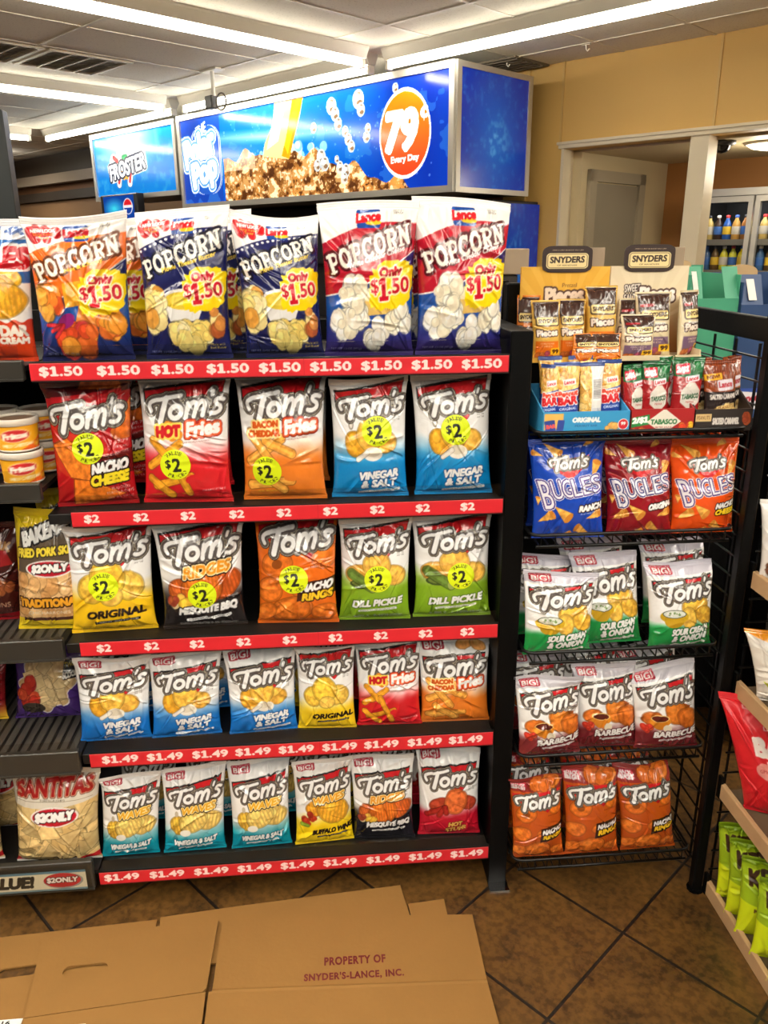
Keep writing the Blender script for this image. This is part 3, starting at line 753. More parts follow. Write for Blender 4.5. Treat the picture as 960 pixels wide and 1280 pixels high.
        c.poly([(0, .02), (1, .06), (1, .14), (.5, .085), (0, .10)], (196, 30, 36)); c.rect(0, 0, 1, .03, (222, 218, 210))
    elif k == 'scoops':
        A = 1.05; c = Canvas(A, (72, 44, 116), seed=13)
        pts = [(.5 + (.38 + .05 * math.cos(8 * a)) * math.cos(a), A * .55 + (.38 + .05 * math.cos(8 * a)) * math.sin(a)) for a in np.linspace(0, 6.28, 60)]
        c.poly([(.5 + (x - .5) * 1.05, A * .55 + (y - A * .55) * 1.05) for x, y in pts], (214, 206, 214)); Mk = c.polymask(pts); c.mottled(Mk, (206, 176, 126), .25)
        rg = np.random.default_rng(5)
        for i in range(14):
            a, q = rg.random() * 6.28, rg.random() ** .5 * .27; c.tri_chip([(.5 + q * math.cos(a) + .12 * math.cos(a + k_), A * .55 + q * math.sin(a) + .12 * math.sin(a + k_)) for k_ in (0, 1.6, 3.1, 4.7)], tuple(np.array((222, 194, 142)) * (.86 + .2 * rg.random())), .1)
        c.blobs(.24, A * .40, .12, .22, 18, .07, [(176, 44, 30), (196, 70, 40), (150, 30, 30)], 4); c.ell(.30, A * .22, .18, .09, (60, 50, 40))
        c.rrect(.86, A * .72, .24, .26, .02, (36, 32, 34)); c.text('SCOOPS', .85, A * .66, .22, .09, (226, 222, 210), R(4), 0, (), .006); c.text('TWIST', .85, A * .79, .2, .06, (200, 180, 70), R(4), 0, (), .005)
    elif k == 'redchili':
        A = 1.1; c = Canvas(A, (120, 22, 24), seed=14); c.vgrad(0, A * .3, (220, 180, 40)); c.blobs(.6, A * .35, .3, .14, 12, .08, [(196, 60, 30), (226, 150, 40)], 4); c.text('CHILE', .6, A * .6, .6, .14, (230, 210, 200), R(6), .2, [(.02, (70, 10, 14))], .014); c.text('LIMON', .6, A * .44, .5, .10, (236, 206, 80), R(6), .2, (), .01)
    elif k == 'rind':
        A = 1.25; c = Canvas(A, (66, 22, 16), seed=15); c.text('PORK', .66, A * .80, .4, .10, (150, 110, 60), R(-12), 0, (), .01); c.poly([(.1, A * .56), (.9, A * .60), (.8, A * .74), (.5, A * .78), (.2, A * .70)], (150, 26, 28)); c.text('RINDS', .5, A * .66, .46, .08, (200, 130, 90), R(2)); c.blobs(.55, A * .36, .36, .12, 16, .08, [(140, 72, 36), (170, 100, 50)], 3); c.text('CRACKLINS', .55, A * .2, .6, .06, (180, 140, 110)); c.rect(0, 0, 1, .12, (150, 16, 24))
    elif k in ('pz_gold', 'pz_orange', 'pz_cream'):
        A = 2.0; base = {'pz_gold': (214, 170, 76), 'pz_orange': (222, 122, 30), 'pz_cream': (206, 190, 154)}[k]; c = Canvas(A, base, px=240, seed=16)
        c.poly([(.06, A * .70), (.94, A * .70), (.94, A * .97), (.06, A * .97)], (62, 40, 34))
        c.rrect(.52, A * .66, .86, .34, .07, (52, 32, 26)); c.rrect(.52, A * .66, .78, .26, .06, (226, 202, 128)); c.text('SNYDERS', .52, A * .665, .68, .12, (50, 30, 24), R(2), .08, (), .010)
        if k == 'pz_cream': c.rrect(.30, A * .80, .40, .09, .03, (150, 24, 34), R(4)); c.text('SWEET&SALTY', .5, A * .52, .6, .06, (40, 30, 28), 0, 0, [(.012, WHITE)], .004)
        c.text('Pieces', .5, A * .47, .74, .20, (238, 222, 206), R(3), 0, [(.036, (60, 34, 30))], .018)
        c.rect(.08, A * .13, .92, A * .33, (214, 108, 26) if k != 'pz_cream' else (110, 84, 110)); c.text('CHEDDAR', .5, A * .29, .5, .05, (244, 220, 190)); c.text('CHEESE', .5, A * .245, .4, .05, (244, 220, 190)); c.blobs(.40, A * .08, .3, .1, 10, .09, [(196, 120, 50), (170, 90, 40), (150, 60, 90)], 4)
        c.rect(.62, A * .10, .98, A * .21, (246, 196, 30)); c.text('99', .80, A * .155, .24, .13, (60, 24, 24), 0, 0, (), .012)
    elif k == 'peanut':
        A = 2.3; c = Canvas(A, (226, 178, 84), px=220, seed=17); c.blobs(.5, A * .62, .55, .8, 60, .12, [(228, 176, 84), (206, 146, 60), (240, 200, 120)], 3)
        c.rect(0, A * .94, 1, A, (52, 74, 140)); c.poly([(0, 0), (1, 0), (1, A * .64), (0, A * .56)], (40, 66, 150)); c.rrect(.58, A * .72, .52, .20, .03, (232, 226, 222), R(6)); c.text('Lance', .58, A * .72, .42, .12, (186, 40, 46), R(6), .1, (), .01)
        c.text('Peanut', .54, A * .555, .80, .18, (226, 70, 50), R(7), 0, [(.03, (240, 236, 232))], .02); c.text('BAR', .52, A * .455, .78, .24, (206, 34, 40), R(5), 0, [(.03, (240, 236, 232))], .03); c.text('ORIGINAL', .54, A * .335, .7, .08, (200, 214, 240), R(5), 0, (), .008)
    elif k == 'peanut_back':
        A = 2.3; c = Canvas(A, (222, 176, 90), px=220, seed=18); c.blobs(.3, A * .6, .35, .9, 40, .11, [(226, 176, 88), (206, 150, 66), (238, 200, 124)], 5); c.rect(.46, 0, 1, A, (226, 222, 214)); c.rect(0, A * .94, 1, A, (60, 80, 140)); c.rect(.5, A * .44, .92, A * .78, (240, 238, 234))
        for i in range(14): c.rect(.52, A * (.48 + .02 * i), .90, A * (.48 + .02 * i) + .02, (70, 68, 70))
        for i in range(9): c.rect(.50, A * (.08 + .03 * i), .90, A * (.08 + .03 * i) + .015, (130, 130, 160))
    elif k == 'hotsauce':
        A = 2.1; c = Canvas(A, (150, 22, 26), px=220, seed=19); c.poly([(0, A * .74), (1, A * .70), (1, A), (0, A)], (16, 92, 46)); c.blobs(.6, A * .9, .3, .1, 8, .12, [(20, 110, 54), (14, 80, 40)], 2)
        c.rrect(.28, A * .84, .46, .30, .03, (200, 30, 60), R(5)); c.text('2/$1', .28, A * .83, .38, .16, WHITE, R(5), .1, (), .02); c.rrect(.62, A * .71, .48, .18, .03, (222, 222, 230), R(8)); c.text('Lance', .62, A * .71, .4, .11, (176, 40, 50), R(8), .1, (), .01); c.rect(.52, A * .55, .72, A * .62, (120, 170, 210))
        c.poly([(.50, A * .66), (.70, A * .66), (.94, A * .54), (.94, A * .38), (.62, A * .26), (.26, A * .38), (.26, A * .54)], (206, 200, 190)); c.text('TABASCO', .60, A * .465, .60, .13, (40, 80, 50), R(4), 0, (), .012); c.text('PEPPER', .6, A * .385, .3, .05, (150, 40, 40)); c.blobs(.6, A * .20, .3, .06, 8, .09, [(222, 190, 60), (206, 160, 50)], 3)
    elif k == 'caramel':
        A = 1.75; c = Canvas(A, (146, 66, 30), px=220, seed=20)
        for i in range(14): c.stick(.04 + i * .071, A * .62, .02 + i * .075, A, .012, (110, 44, 22), .1)
        c.rect(0, 0, 1, A * .54, (44, 34, 32)); c.rrect(.26, A * .76, .50, .16, .02, (236, 178, 30), R(5)); c.text('NEW!', .26, A * .76, .36, .09, (120, 60, 20), R(5), 0, (), .01); c.rrect(.60, A * .64, .52, .28, .05, (214, 206, 214), R(4)); c.text('Lance', .60, A * .65, .42, .14, (170, 50, 60), R(4), .1, (), .012)
        c.text('SALTED CARAMEL', .54, A * .47, .84, .12, (226, 218, 210), R(2), 0, (), .01); c.blobs(.56, A * .24, .38, .13, 14, .11, [(222, 184, 110), (206, 160, 84), (236, 206, 146)], 3)
        c.rrect(.6, A * .31, .6, .12, .02, (222, 190, 120), R(8)); c.text('PEANUTS', .6, A * .31, .5, .08, (110, 60, 30), R(8))
    elif k == 'kettle':
        A = 1.4; c = Canvas(A, (150, 178, 22), seed=22); c.rect(0, 0, 1, A * .46, (206, 220, 20)); c.poly([(0, A * .90), (1, A * .94), (1, A), (0, A)], (120, 150, 16)); c.text('KETTLE', .54, A * .78, .86, .24, (56, 30, 16), R(6), .05, [(.02, (176, 200, 40))], .018); c.text('PEPPERONCINI', .5, A * .40, .6, .06, (90, 60, 20), 0, 0, (), .006); c.text('CHIPS', .5, A * .22, .24, .05, (90, 60, 20))
    elif k == 'redbag':
        A = 1.35; c = Canvas(A, (206, 26, 36), seed=23); c.text('LATE JULY', .46, A * .92, .5, .045, (240, 190, 180), R(2), 0, (), .004); c.text('LATE JULY', .56, A * .80, .34, .05, (244, 214, 206), R(2), 0, (), .005); c.text('BARBE', .60, A * .66, .66, .18, (244, 236, 226), R(3), 0, (), .02); c.text('JALAPENO', .62, A * .52, .5, .10, (244, 236, 226), R(3), 0, (), .01)
        c.ell(.34, A * .46, .10, .09, (228, 150, 140)); c.text('GMO', .34, A * .46, .12, .04, (170, 40, 40)); c.rrect(.42, A * .30, .14, .13, .02, (214, 224, 214)); c.rrect(.42, A * .30, .10, .08, .01, (90, 140, 160)); c.ell(.70, A * .30, .08, .08, (236, 190, 180))
    elif k == 'white_orange':
        A = 1.3; c = Canvas(A, (226, 218, 206), seed=24); c.poly([(0, A), (1, A), (1, A * .80), (.3, A * .84), (0, A * .95)], (232, 150, 30)); c.rrect(.62, A * .76, .70, .28, .03, (206, 110, 30), R(6)); c.text('TWIST', .58, A * .79, .5, .12, (240, 226, 206), R(6), 0, [(.02, (90, 44, 20))], .02); c.text('FIX', .66, A * .68, .3, .09, (240, 226, 206), R(6), 0, [(.02, (90, 44, 20))], .014); c.rrect(.7, A * .5, .5, .12, .02, (220, 130, 40)); c.poly([(.1, A * .34), (.5, A * .4), (.7, A * .26), (.2, A * .2)], (196, 206, 60)); c.poly([(.2, A * .2), (.8, A * .26), (.9, 0), (.3, 0)], (176, 30, 34)); c.blobs(.6, A * .2, .2, .1, 8, .07, [(230, 220, 190), (200, 190, 80)], 3)
    elif k == 'white_plain':
        A = 1.3; c = Canvas(A, (226, 222, 216), seed=25); c.blobs(.5, A * .3, .4, .3, 26, .09, [(120, 70, 46), (150, 96, 64)], 3); c.text('PECANS', .5, A * .6, .6, .12, (110, 50, 40), 0, 0, (), .01)
    ART[k] = c
    return c

# ------------------------------------------------------------------ flexible bags
def sstep(a, b, x):
    t = np.clip((x - a) / (b - a), 0, 1); return t * t * (3 - 2 * t)

def bag_parts(root, kind, w, h, t, seed, taper=.92, tilt=0.0, sag=0.0, lean=.0, flop=0.0, roll=0.0, nu=128, nv=184, film=None, nfold=26, s0=.035, s1=.055, names=('pouch', 'top_seal', 'bottom_seal'), fold=1.0):
    c = art(kind); rg = np.random.default_rng(seed)
    nb = 9
    u = np.linspace(0, 1, nu); v = np.linspace(0, 1, nv); U, V = np.meshgrid(u, v)
    def shape(U, V, front, disp):
        tt = np.clip((V - s0) / (1 - s0 - s1), 0, 1)
        p = np.sin(math.pi * tt ** .86) ** .52
        q = np.clip(1 - np.abs(2 * U - 1) ** 2.5, 0, 1) ** .62
        inf = p * q
        wf = (1 - .085 * p) * (taper + (1 - taper) * V)
        X = (U - .5) * w * wf
        Yv = -(t * .56) * inf - .0008 if front else (t * .44) * inf + .0008
        if disp is not None: Yv = Yv - disp
        tp = sstep(.62, 1, V); s = 2 * U - 1
        Z = V * h + tp * (tilt * .5 * s + sag * (1 - s * s)) 
        Yv = Yv + lean * V ** 1.3 + flop * sstep(.84, 1.0, V) * (1 + .5 * np.sin(5 * U + seed)) + .004 * np.sin(6 * U + seed * 1.7) * sstep(.8, 1, V)
        X = X + math.tan(roll) * Z
        return np.stack([X, Yv, Z], -1), inf
    disp = np.zeros_like(U); A = h / w
    for i in range(nfold):
        e = rg.random()
        if e < .35: u0, v0 = rg.random(), (.94 if rg.random() < .6 else .06)
        elif e < .7: u0, v0 = (.1 if rg.random() < .5 else .9) + .06 * rg.standard_normal(), rg.random()
        else: u0, v0 = rg.random(), rg.random()
        ang = math.atan2((.5 - v0) * A, .5 - u0) + rg.standard_normal() * .5
        if e < .35: ang = math.pi / 2 + rg.standard_normal() * .45
        ca, sa = math.cos(ang), math.sin(ang)
        a = (U - u0) * ca + (V - v0) * A * sa; d = -(U - u0) * sa + (V - v0) * A * ca
        d = d + .3 * a * a * rg.standard_normal()
        wd = .007 + .026 * rg.random() ** 1.6; ln = .10 + .26 * rg.random(); amp = (.0016 + .0030 * rg.random()) * fold
        disp += amp * (np.exp(-np.abs(d / wd) ** 1.3) - .8 * np.exp(-((d - 2.2 * wd) / (1.6 * wd)) ** 2)) * np.exp(-(a / ln) ** 2)
    k1, k2 = rg.integers(4, 8), rg.integers(4, 8)
    disp += fold * .0022 * np.sin(2 * math.pi * (k1 * U + rg.random())) * np.exp(-(1 - s1 - V) / .07) * (V < 1 - s1)
    disp += fold * .0018 * np.sin(2 * math.pi * (k2 * U + rg.random())) * np.exp(-(V - s0) / .06) * (V > s0)
    disp += fold * .004 * (fbm(nv, nu, nu * .2, rg, 3) - .5)
    edge = np.clip(np.minimum(U, 1 - U) / .06, 0, 1) * np.clip(np.minimum(V - s0 * .9, 1 - s1 * .9 - V) / .03, 0, 1)
    disp = disp * edge
    # crimped seals
    crimp = .0005 * np.sin(V * h / .0022 * math.pi)
    PF, inf = shape(U, V, True, disp + np.where((V > 1 - s1) | (V < s0), crimp, 0))
    ub = np.linspace(1, 0, nb + 2)[1:-1]; UB, VB = np.meshgrid(ub, v)
    PB, _ = shape(UB, VB, False, None)
    # the pouch's side seams bulge a little with the fill
    PP = np.concatenate([PF, PB], 1)
    CF = c.sample(nv, nu)
    back = c.a.reshape(-1, 3).mean(0)
    CB = np.repeat(CF[:, -1:, :], nb, 1)
    CC = np.concatenate([CF, CB], 1)
    i0 = int(round(s0 * (nv - 1))); i1 = int(round((1 - s1) * (nv - 1)))
    film = film or M_FILM
    grid_mesh(names[0], PP[i0:i1 + 1], CC[i0:i1 + 1], film, root, True)
    grid_mesh(names[1], PP[i1:], CC[i1:], film, root, True)
    grid_mesh(names[2], PP[:i0 + 1], CC[:i0 + 1], film, root, True)
    return PF

_st = []
def sticker_art():
    if _st: return _st[0]
    c = Canvas(1.0, (216, 232, 22), px=300, seed=40)
    c.text('$', .26, .50, .17, .30, (26, 28, 20), R(4), 0, (), .012); c.text('2', .54, .49, .25, .42, (26, 28, 20), R(4), 0, (), .022)
    for i, ch in enumerate('VALUE'):
        a = R(90 + 8 - (i - 2) * 17); c.text(ch, .5 + .385 * math.cos(a), .5 + .385 * math.sin(a), .085, .11, (30, 34, 20), a - R(90), 0, (), .006)
    for i, ch in enumerate('PRICED'):
        a = R(270 + 10 + (i - 2.5) * 16); c.text(ch, .5 + .39 * math.cos(a), .5 + .39 * math.sin(a), .078 if ch != 'I' else .018, .11, (30, 34, 20), a + R(90), 0, (), .006)
    _st.append(c); return c

def sticker(root, PF, u0, v0, r, w, h):
    c = sticker_art(); nr, na = 26, 84
    S = c.a; rr = np.linspace(0, 1, nr)[:, None]; aa = np.linspace(0, 2 * math.pi, na, endpoint=False)[None]
    dx, dy = rr * np.cos(aa), rr * np.sin(aa)
    fu = np.clip(u0 + dx * r / w, 0, 1) * (PF.shape[1] - 1); fv = np.clip(v0 + dy * r / h, 0, 1) * (PF.shape[0] - 1)
    i, j = np.minimum(fv.astype(int), PF.shape[0] - 2), np.minimum(fu.astype(int), PF.shape[1] - 2)
    a, b = (fv - i)[..., None], (fu - j)[..., None]
    P = (PF[i, j] * (1 - b) + PF[i, j + 1] * b) * (1 - a) + (PF[i + 1, j] * (1 - b) + PF[i + 1, j + 1] * b) * a
    P[..., 1] -= .0012
    yy = np.clip(((.5 + dy * .5) * 299).astype(int), 0, 299); xx = np.clip(((.5 + dx * .5) * 299).astype(int), 0, 299)
    C = S[yy, xx]
    C = np.where((rr > .985)[..., None], np.array((206, 222, 30)), C)
    o = grid_mesh('price_sticker', P, C, M_STICK, root, True)
    o['label'] = 'round yellow price sticker'
    return o

def bag(name, cat, kind, label, x, y, z, w, h, t=.06, seed=1, rz=0.0, stick=None, group=None, **kw):
    root = gthing(name, label, cat, x, y, z, rz, group)
    PF = bag_parts(root, kind, w, h, t, seed, **kw)
    if stick: sticker(root, PF, stick[0], stick[1], stick[2], w * .93, h)
    return root
#BODY
# ------------------------------------------------------------------ the room
def node_mat(name):
    m = bpy.data.materials.new(name); m.use_nodes = True
    return m, m.node_tree, m.node_tree.nodes['Principled BSDF']
def mth(nt, op, a, b=None):
    n = nt.nodes.new('ShaderNodeMath'); n.operation = op
    for i, v in enumerate((a, b)):
        if v is None: continue
        if isinstance(v, (int, float)): n.inputs[i].default_value = v
        else: nt.links.new(v, n.inputs[i])
    return n.outputs[0]
def line_dist(nt, co, off, sp):
    """distance to the nearest of the lines co = off + k * sp"""
    f = mth(nt, 'FRACT', mth(nt, 'DIVIDE', mth(nt, 'ADD', mth(nt, 'SUBTRACT', co, off), 100 * sp + sp / 2), sp))
    return mth(nt, 'MULTIPLY', mth(nt, 'ABSOLUTE', mth(nt, 'SUBTRACT', f, .5)), sp)
def noise(nt, vec, scale, detail=5, dist=0.0):
    n = nt.nodes.new('ShaderNodeTexNoise'); n.inputs['Scale'].default_value = scale; n.inputs['Detail'].default_value = detail; n.inputs['Distortion'].default_value = dist
    nt.links.new(vec, n.inputs['Vector']); return n.outputs['Fac']
def ramp(nt, fac, stops):
    n = nt.nodes.new('ShaderNodeValToRGB')
    while len(n.color_ramp.elements) < len(stops): n.color_ramp.elements.new(.5)
    for e, (p, c) in zip(n.color_ramp.elements, stops): e.position = p; e.color = (*lin(c), 1)
    nt.links.new(fac, n.inputs[0]); return n.outputs[0]
def mixc(nt, fac, a, b):
    n = nt.nodes.new('ShaderNodeMix'); n.data_type = 'RGBA'
    for i, v in ((0, fac), (6, a), (7, b)):
        if isinstance(v, tuple): n.inputs[i].default_value = (*lin(v), 1)
        elif isinstance(v, (int, float)): n.inputs[i].default_value = v
        else: nt.links.new(v, n.inputs[i])
    return n.outputs[2]

def floor_mat():
    m, nt, b = node_mat('brown_stone_floor_tile')
    tc = nt.nodes.new('ShaderNodeTexCoord'); sx = nt.nodes.new('ShaderNodeSeparateXYZ'); nt.links.new(tc.outputs['Object'], sx.inputs[0])
    d = mth(nt, 'MINIMUM', line_dist(nt, sx.outputs[0], -.640, .3055), line_dist(nt, sx.outputs[1], 1.4132, .3055))
    grout = mth(nt, 'LESS_THAN', d, .0036)
    n1 = noise(nt, tc.outputs['Object'], 9, 8, .6); n2 = noise(nt, tc.outputs['Object'], 60, 6)
    base = ramp(nt, n1, [(.32, (48, 30, 11)), (.46, (80, 53, 21)), (.60, (100, 68, 28)), (.74, (62, 40, 15))])
    fine = ramp(nt, n2, [(.40, (45, 28, 11)), (.58, (106, 74, 34))])
    col = mixc(nt, .42, base, fine)
    nt.links.new(mixc(nt, grout, col, (26, 19, 14)), b.inputs['Base Color'])
    b.inputs['Roughness'].default_value = .42
    bp = nt.nodes.new('ShaderNodeBump'); bp.inputs['Strength'].default_value = .25; bp.inputs['Distance'].default_value = .003
    h = mth(nt, 'ADD', mth(nt, 'MULTIPLY', n2, .4), mth(nt, 'MINIMUM', mth(nt, 'MULTIPLY', d, 160.0), 1.0))
    nt.links.new(h, bp.inputs['Height']); nt.links.new(bp.outputs[0], b.inputs['Normal'])
    return m
def ceil_mat():
    m, nt, b = node_mat('ceiling_tile')
    tc = nt.nodes.new('ShaderNodeTexCoord'); sx = nt.nodes.new('ShaderNodeSeparateXYZ'); nt.links.new(tc.outputs['Object'], sx.inputs[0])
    n1 = noise(nt, tc.outputs['Object'], 70, 4); n2 = noise(nt, tc.outputs['Object'], 1.1, 3)
    col = mixc(nt, n2, (222, 215, 196), (236, 230, 214))
    spk = mth(nt, 'LESS_THAN', n1, .38)
    nt.links.new(mixc(nt, mth(nt, 'MULTIPLY', spk, .35), col, (170, 158, 134)), b.inputs['Base Color'])
    b.inputs['Roughness'].default_value = .9
    bp = nt.nodes.new('ShaderNodeBump'); bp.inputs['Strength'].default_value = .3; bp.inputs['Distance'].default_value = .004
    nt.links.new(n1, bp.inputs['Height']); nt.links.new(bp.outputs[0], b.inputs['Normal'])
    return m
M_FLOOR = floor_mat(); M_CEIL = ceil_mat()
M_YEL = mat('yellow_wall_paint', (212, 170, 92), .6, bump=.06, bump_scale=160, var=.05, var_scale=2)
M_CREAMW = mat('cream_wall_paint', (196, 178, 138), .6, var=.04, var_scale=2)
M_BROWNW = mat('brown_wall_paint', (166, 112, 56), .6, var=.06, var_scale=2)
M_DARKW = mat('dark_wood_panel', (120, 82, 52), .6, var=.2, var_scale=3)
M_BEAM = mat('dark_metal_beam', (64, 56, 48), .5)
M_BEAM2 = mat('grey_metal_beam', (164, 150, 132), .4, var=.1, var_scale=2)

def room_box(name, boxes, m, kind=True, parent=None):
    """boxes given in room axes (a0,a1,b0,b1,z0,z1)"""
    mb = MB()
    for b in boxes: mb.box(*b)
    o = mb.build(name, m, parent)
    if parent is None: o.rotation_euler = (0, 0, YA)
    if kind: structure(o)
    return o
HC = 2.70
WB = 5.335          # the yellow wall's face
A0, A1, B0 = -15.0, 4.0, -2.6
room_box('floor', [(A0, A1, B0, 8.2, -.06, 0)], M_FLOOR)
room_box('ceiling', [(A0, A1, B0, WB + .14, HC, HC + .06)], M_CEIL)
# ceiling grid of pressed-metal runners
mb = MB()
k = -9
a = -3.070
b_lines = [3.742 + 1.22 * i for i in range(-4, 2)]
for bl in b_lines: mb.box(-13, 1.5, bl - .011, bl + .011, HC - .005, HC + .001)
for i in range(-16, 8): mb.box(a + .6105 * i - .011, a + .6105 * i + .011, -1.2, WB, HC - .0045, HC + .001)
g = mb.build('trim_1', mat('ceiling_runner', (222, 214, 196), .5)); g.rotation_euler = (0, 0, YA); structure(g)
# back wall with its long opening
OL, OZ = -3.495, 2.145
room_box('wall_back', [(-4.0, OL, WB, WB + .12, 0, HC), (OL, A1, WB, WB + .12, OZ, HC), (OL, A1, WB, WB + .12, 0, .95)], M_YEL)
room_box('wall_back_left', [(A0, -4.0, WB, WB + .12, 0, HC)], M_DARKW)
room_box('trim_2', [(-3.815, -3.79, WB - .012, WB, 0, HC), (-3.52, -3.505, WB - .01, WB, 2.17, HC), (-2.415, -2.40, WB - .008, WB, 2.17, HC)], mat('yellow_panel_strip', (206, 168, 96), .5))
room_box('trim_3', [(-3.515, A1, WB - .02, WB + .13, 2.147, 2.178), (-3.525, A1, WB - .03, WB + .0, 2.172, 2.19), (OL, OL + .02, WB - .01, WB + .13, .95, 2.147)], M_CREAM)
room_box('trim_4', [(OL, A1, WB - .03, WB + .15, .95, .985)], M_CREAM)
# square post standing in the opening
room_box('trim_5', [(-2.545, -2.425, WB - .005, WB + .125, .985, 2.15)], M_CREAM)
# small room behind the opening
room_box('wall_inner_left', [(-3.52, -3.40, WB + .12, 6.86, 0, 2.16)], M_CREAMW)
room_box('wall_inner_back', [(-3.5, A1, 6.76, 6.88, 0, 2.16)], M_BROWNW)
room_box('ceiling_inner', [(-3.52, A1, WB + .12, 6.86, 2.127, 2.16)], M_CREAMW)
d = room_box('door_1', [(-3.41, -3.385, 5.64, 6.26, 0, 1.93)], M_GREYDOOR)
room_box('door_frame', [(-3.41, -3.37, 5.54, 5.63, 0, 2.02), (-3.41, -3.37, 6.27, 6.36, 0, 2.02), (-3.41, -3.37, 5.54, 6.36, 1.94, 2.02)], mat('door_frame_paint', (160, 148, 124), .45), False, d)
mb = MB(); mb.lathe([(.0, 0), (.024, .004), (.028, .018), (.02, .034), (0, .038)], 16)
o = mb.build('door_knob', M_CHROME, d, True); o.location = (-3.385, 6.2, 1.0); o.rotation_euler = (0, R(90), 0)
room_box('wall_left', [(A0 - .1, A0, B0, WB, 0, HC)], M_DARKW)
# beams across the dark wall far left
room_box('trim_6', [(-14.5, -9.2, WB - .10, WB, 2.42, 2.69)], M_BEAM)
room_box('trim_7', [(-14.5, -9.2, WB - .14, WB, 2.33, 2.45)], M_BEAM2)
room_box('trim_8', [(-14.5, -8.6, WB - .12, WB, 2.12, 2.23)], M_BEAM)
room_box('trim_9', [(-14.5, -8.4, WB - .05, WB, 1.4, 2.11)], mat('tan_wall_panel', (150, 116, 82), .6, var=.05))

# ------------------------------------------------------------------ ceiling fittings
def fixture(label, along_a, c, s0, s1, group=None):
    """strip light: row axis along a (or b), centred on the other coordinate c"""
    L = s1 - s0
    p = RM((s0 + s1) / 2, c, HC) if along_a else RM(c, (s0 + s1) / 2, HC)
    t = thing('strip_light', label, 'light', p, YA + (0 if along_a else R(90)), group)
    mb = MB()
    V = [(-.055, 0), (-.055, -.014), (-.030, -.068), (.030, -.068), (.055, -.014), (.055, 0)]
    n = len(V); vs = [(-L / 2, y, z) for y, z in V] + [(L / 2, y, z) for y, z in V]
    mb.add(vs, [tuple(range(n)), tuple(range(2 * n - 1, n - 1, -1))] + [(i, (i + 1) % n, n + (i + 1) % n, n + i) for i in range(n)])
    mb.build('housing', M_WHITEP, t)
    mb = MB(); mb.tube([(-L / 2 + .03, 0, -.096), (L / 2 - .03, 0, -.096)], .019, 12); mb.build('lamp_tube', M_TUBE, t, True)
    for sx in (-1, 1):
        mb = MB(); mb.box(sx * (L / 2 - .015) - .014, sx * (L / 2 - .015) + .014, -.024, .024, -.122, -.07, c=.004); mb.build('lamp_holder', M_WHITEP, t)
    return t
LB = 4.18
fixture('white strip light at the far end of the long row above the signs', True, LB, -9.22, -6.66)
fixture('middle strip light of the long row, above the left part of the soda sign', True, LB, -6.52, -4.24)
fixture('strip light of the long row running to the top right picture edge', True, LB, -4.10, -1.82)
fixture('nearest cross strip light, ending above the middle of the soda sign', False, -4.17, 1.63, 4.03)
fixture('cross strip light beyond the air vents, ending left of the soda sign', False, -6.58, 1.65, 4.03)
fixture('short glimpse of strip light furthest left, beside the dark steel post', False, -9.27, 1.65, 4.03)

def vent(label, a0, b0):
    t = thing('air_vent', label, 'vent', RM(a0, b0, HC), YA)
    mb = MB()
    for q in ((-.29, .29, -.29, -.262), (-.29, .29, .262, .29), (-.29, -.262, -.262, .262), (.262, .29, -.262, .262)): mb.box(q[0], q[1], q[2], q[3], -.012, 0)
    for i in range(1, 4): mb.box(-.262, .262, -.262 + i * .131 - .006, -.262 + i * .131 + .006, -.012, 0)
    mb.build('vent_frame', mat('vent_frame_paint', (212, 202, 178), .5), t)
    for p in range(4):
        mb = MB()
        for i in range(9):
            x = -.25 + i * .061
            mb.add([(x, -.256 + p * .131, -.002), (x, -.137 + p * .131, -.002), (x + .05, -.137 + p * .131, -.012), (x + .05, -.256 + p * .131, -.012), (x, -.256 + p * .131, -.001), (x, -.137 + p * .131, -.001), (x + .05, -.137 + p * .131, -.011), (x + .05, -.256 + p * .131, -.011)],
                   [(0, 1, 2, 3), (7, 6, 5, 4), (0, 3, 7, 4), (1, 5, 6, 2), (0, 4, 5, 1), (3, 2, 6, 7)])
        mb.build('louvre_panel', mat('vent_louvre', (132, 122, 104), .6), t)
    return t
vent('four panel ceiling air vent nearer the middle, whole in view', -5.84, 2.90)
vent('ceiling air vent cut off by the left picture edge', -5.84, 2.29)
t = thing('air_vent', 'small dark ceiling vent in the corner between the blue sign side and the yellow wall', 'vent', RM(-3.79, 5.12, HC), YA)
mb = MB(); mb.box(-.16, .16, -.20, .20, -.012, 0); mb.build('vent_plate', mat('vent_louvre_dark', (112, 100, 82), .6), t)
for i in range(6):
    mb = MB(); mb.box(-.15, .15, -.17 + i * .06, -.14 + i * .06, -.02, -.012); mb.build('slat', MATS['vent_louvre_dark'], t)
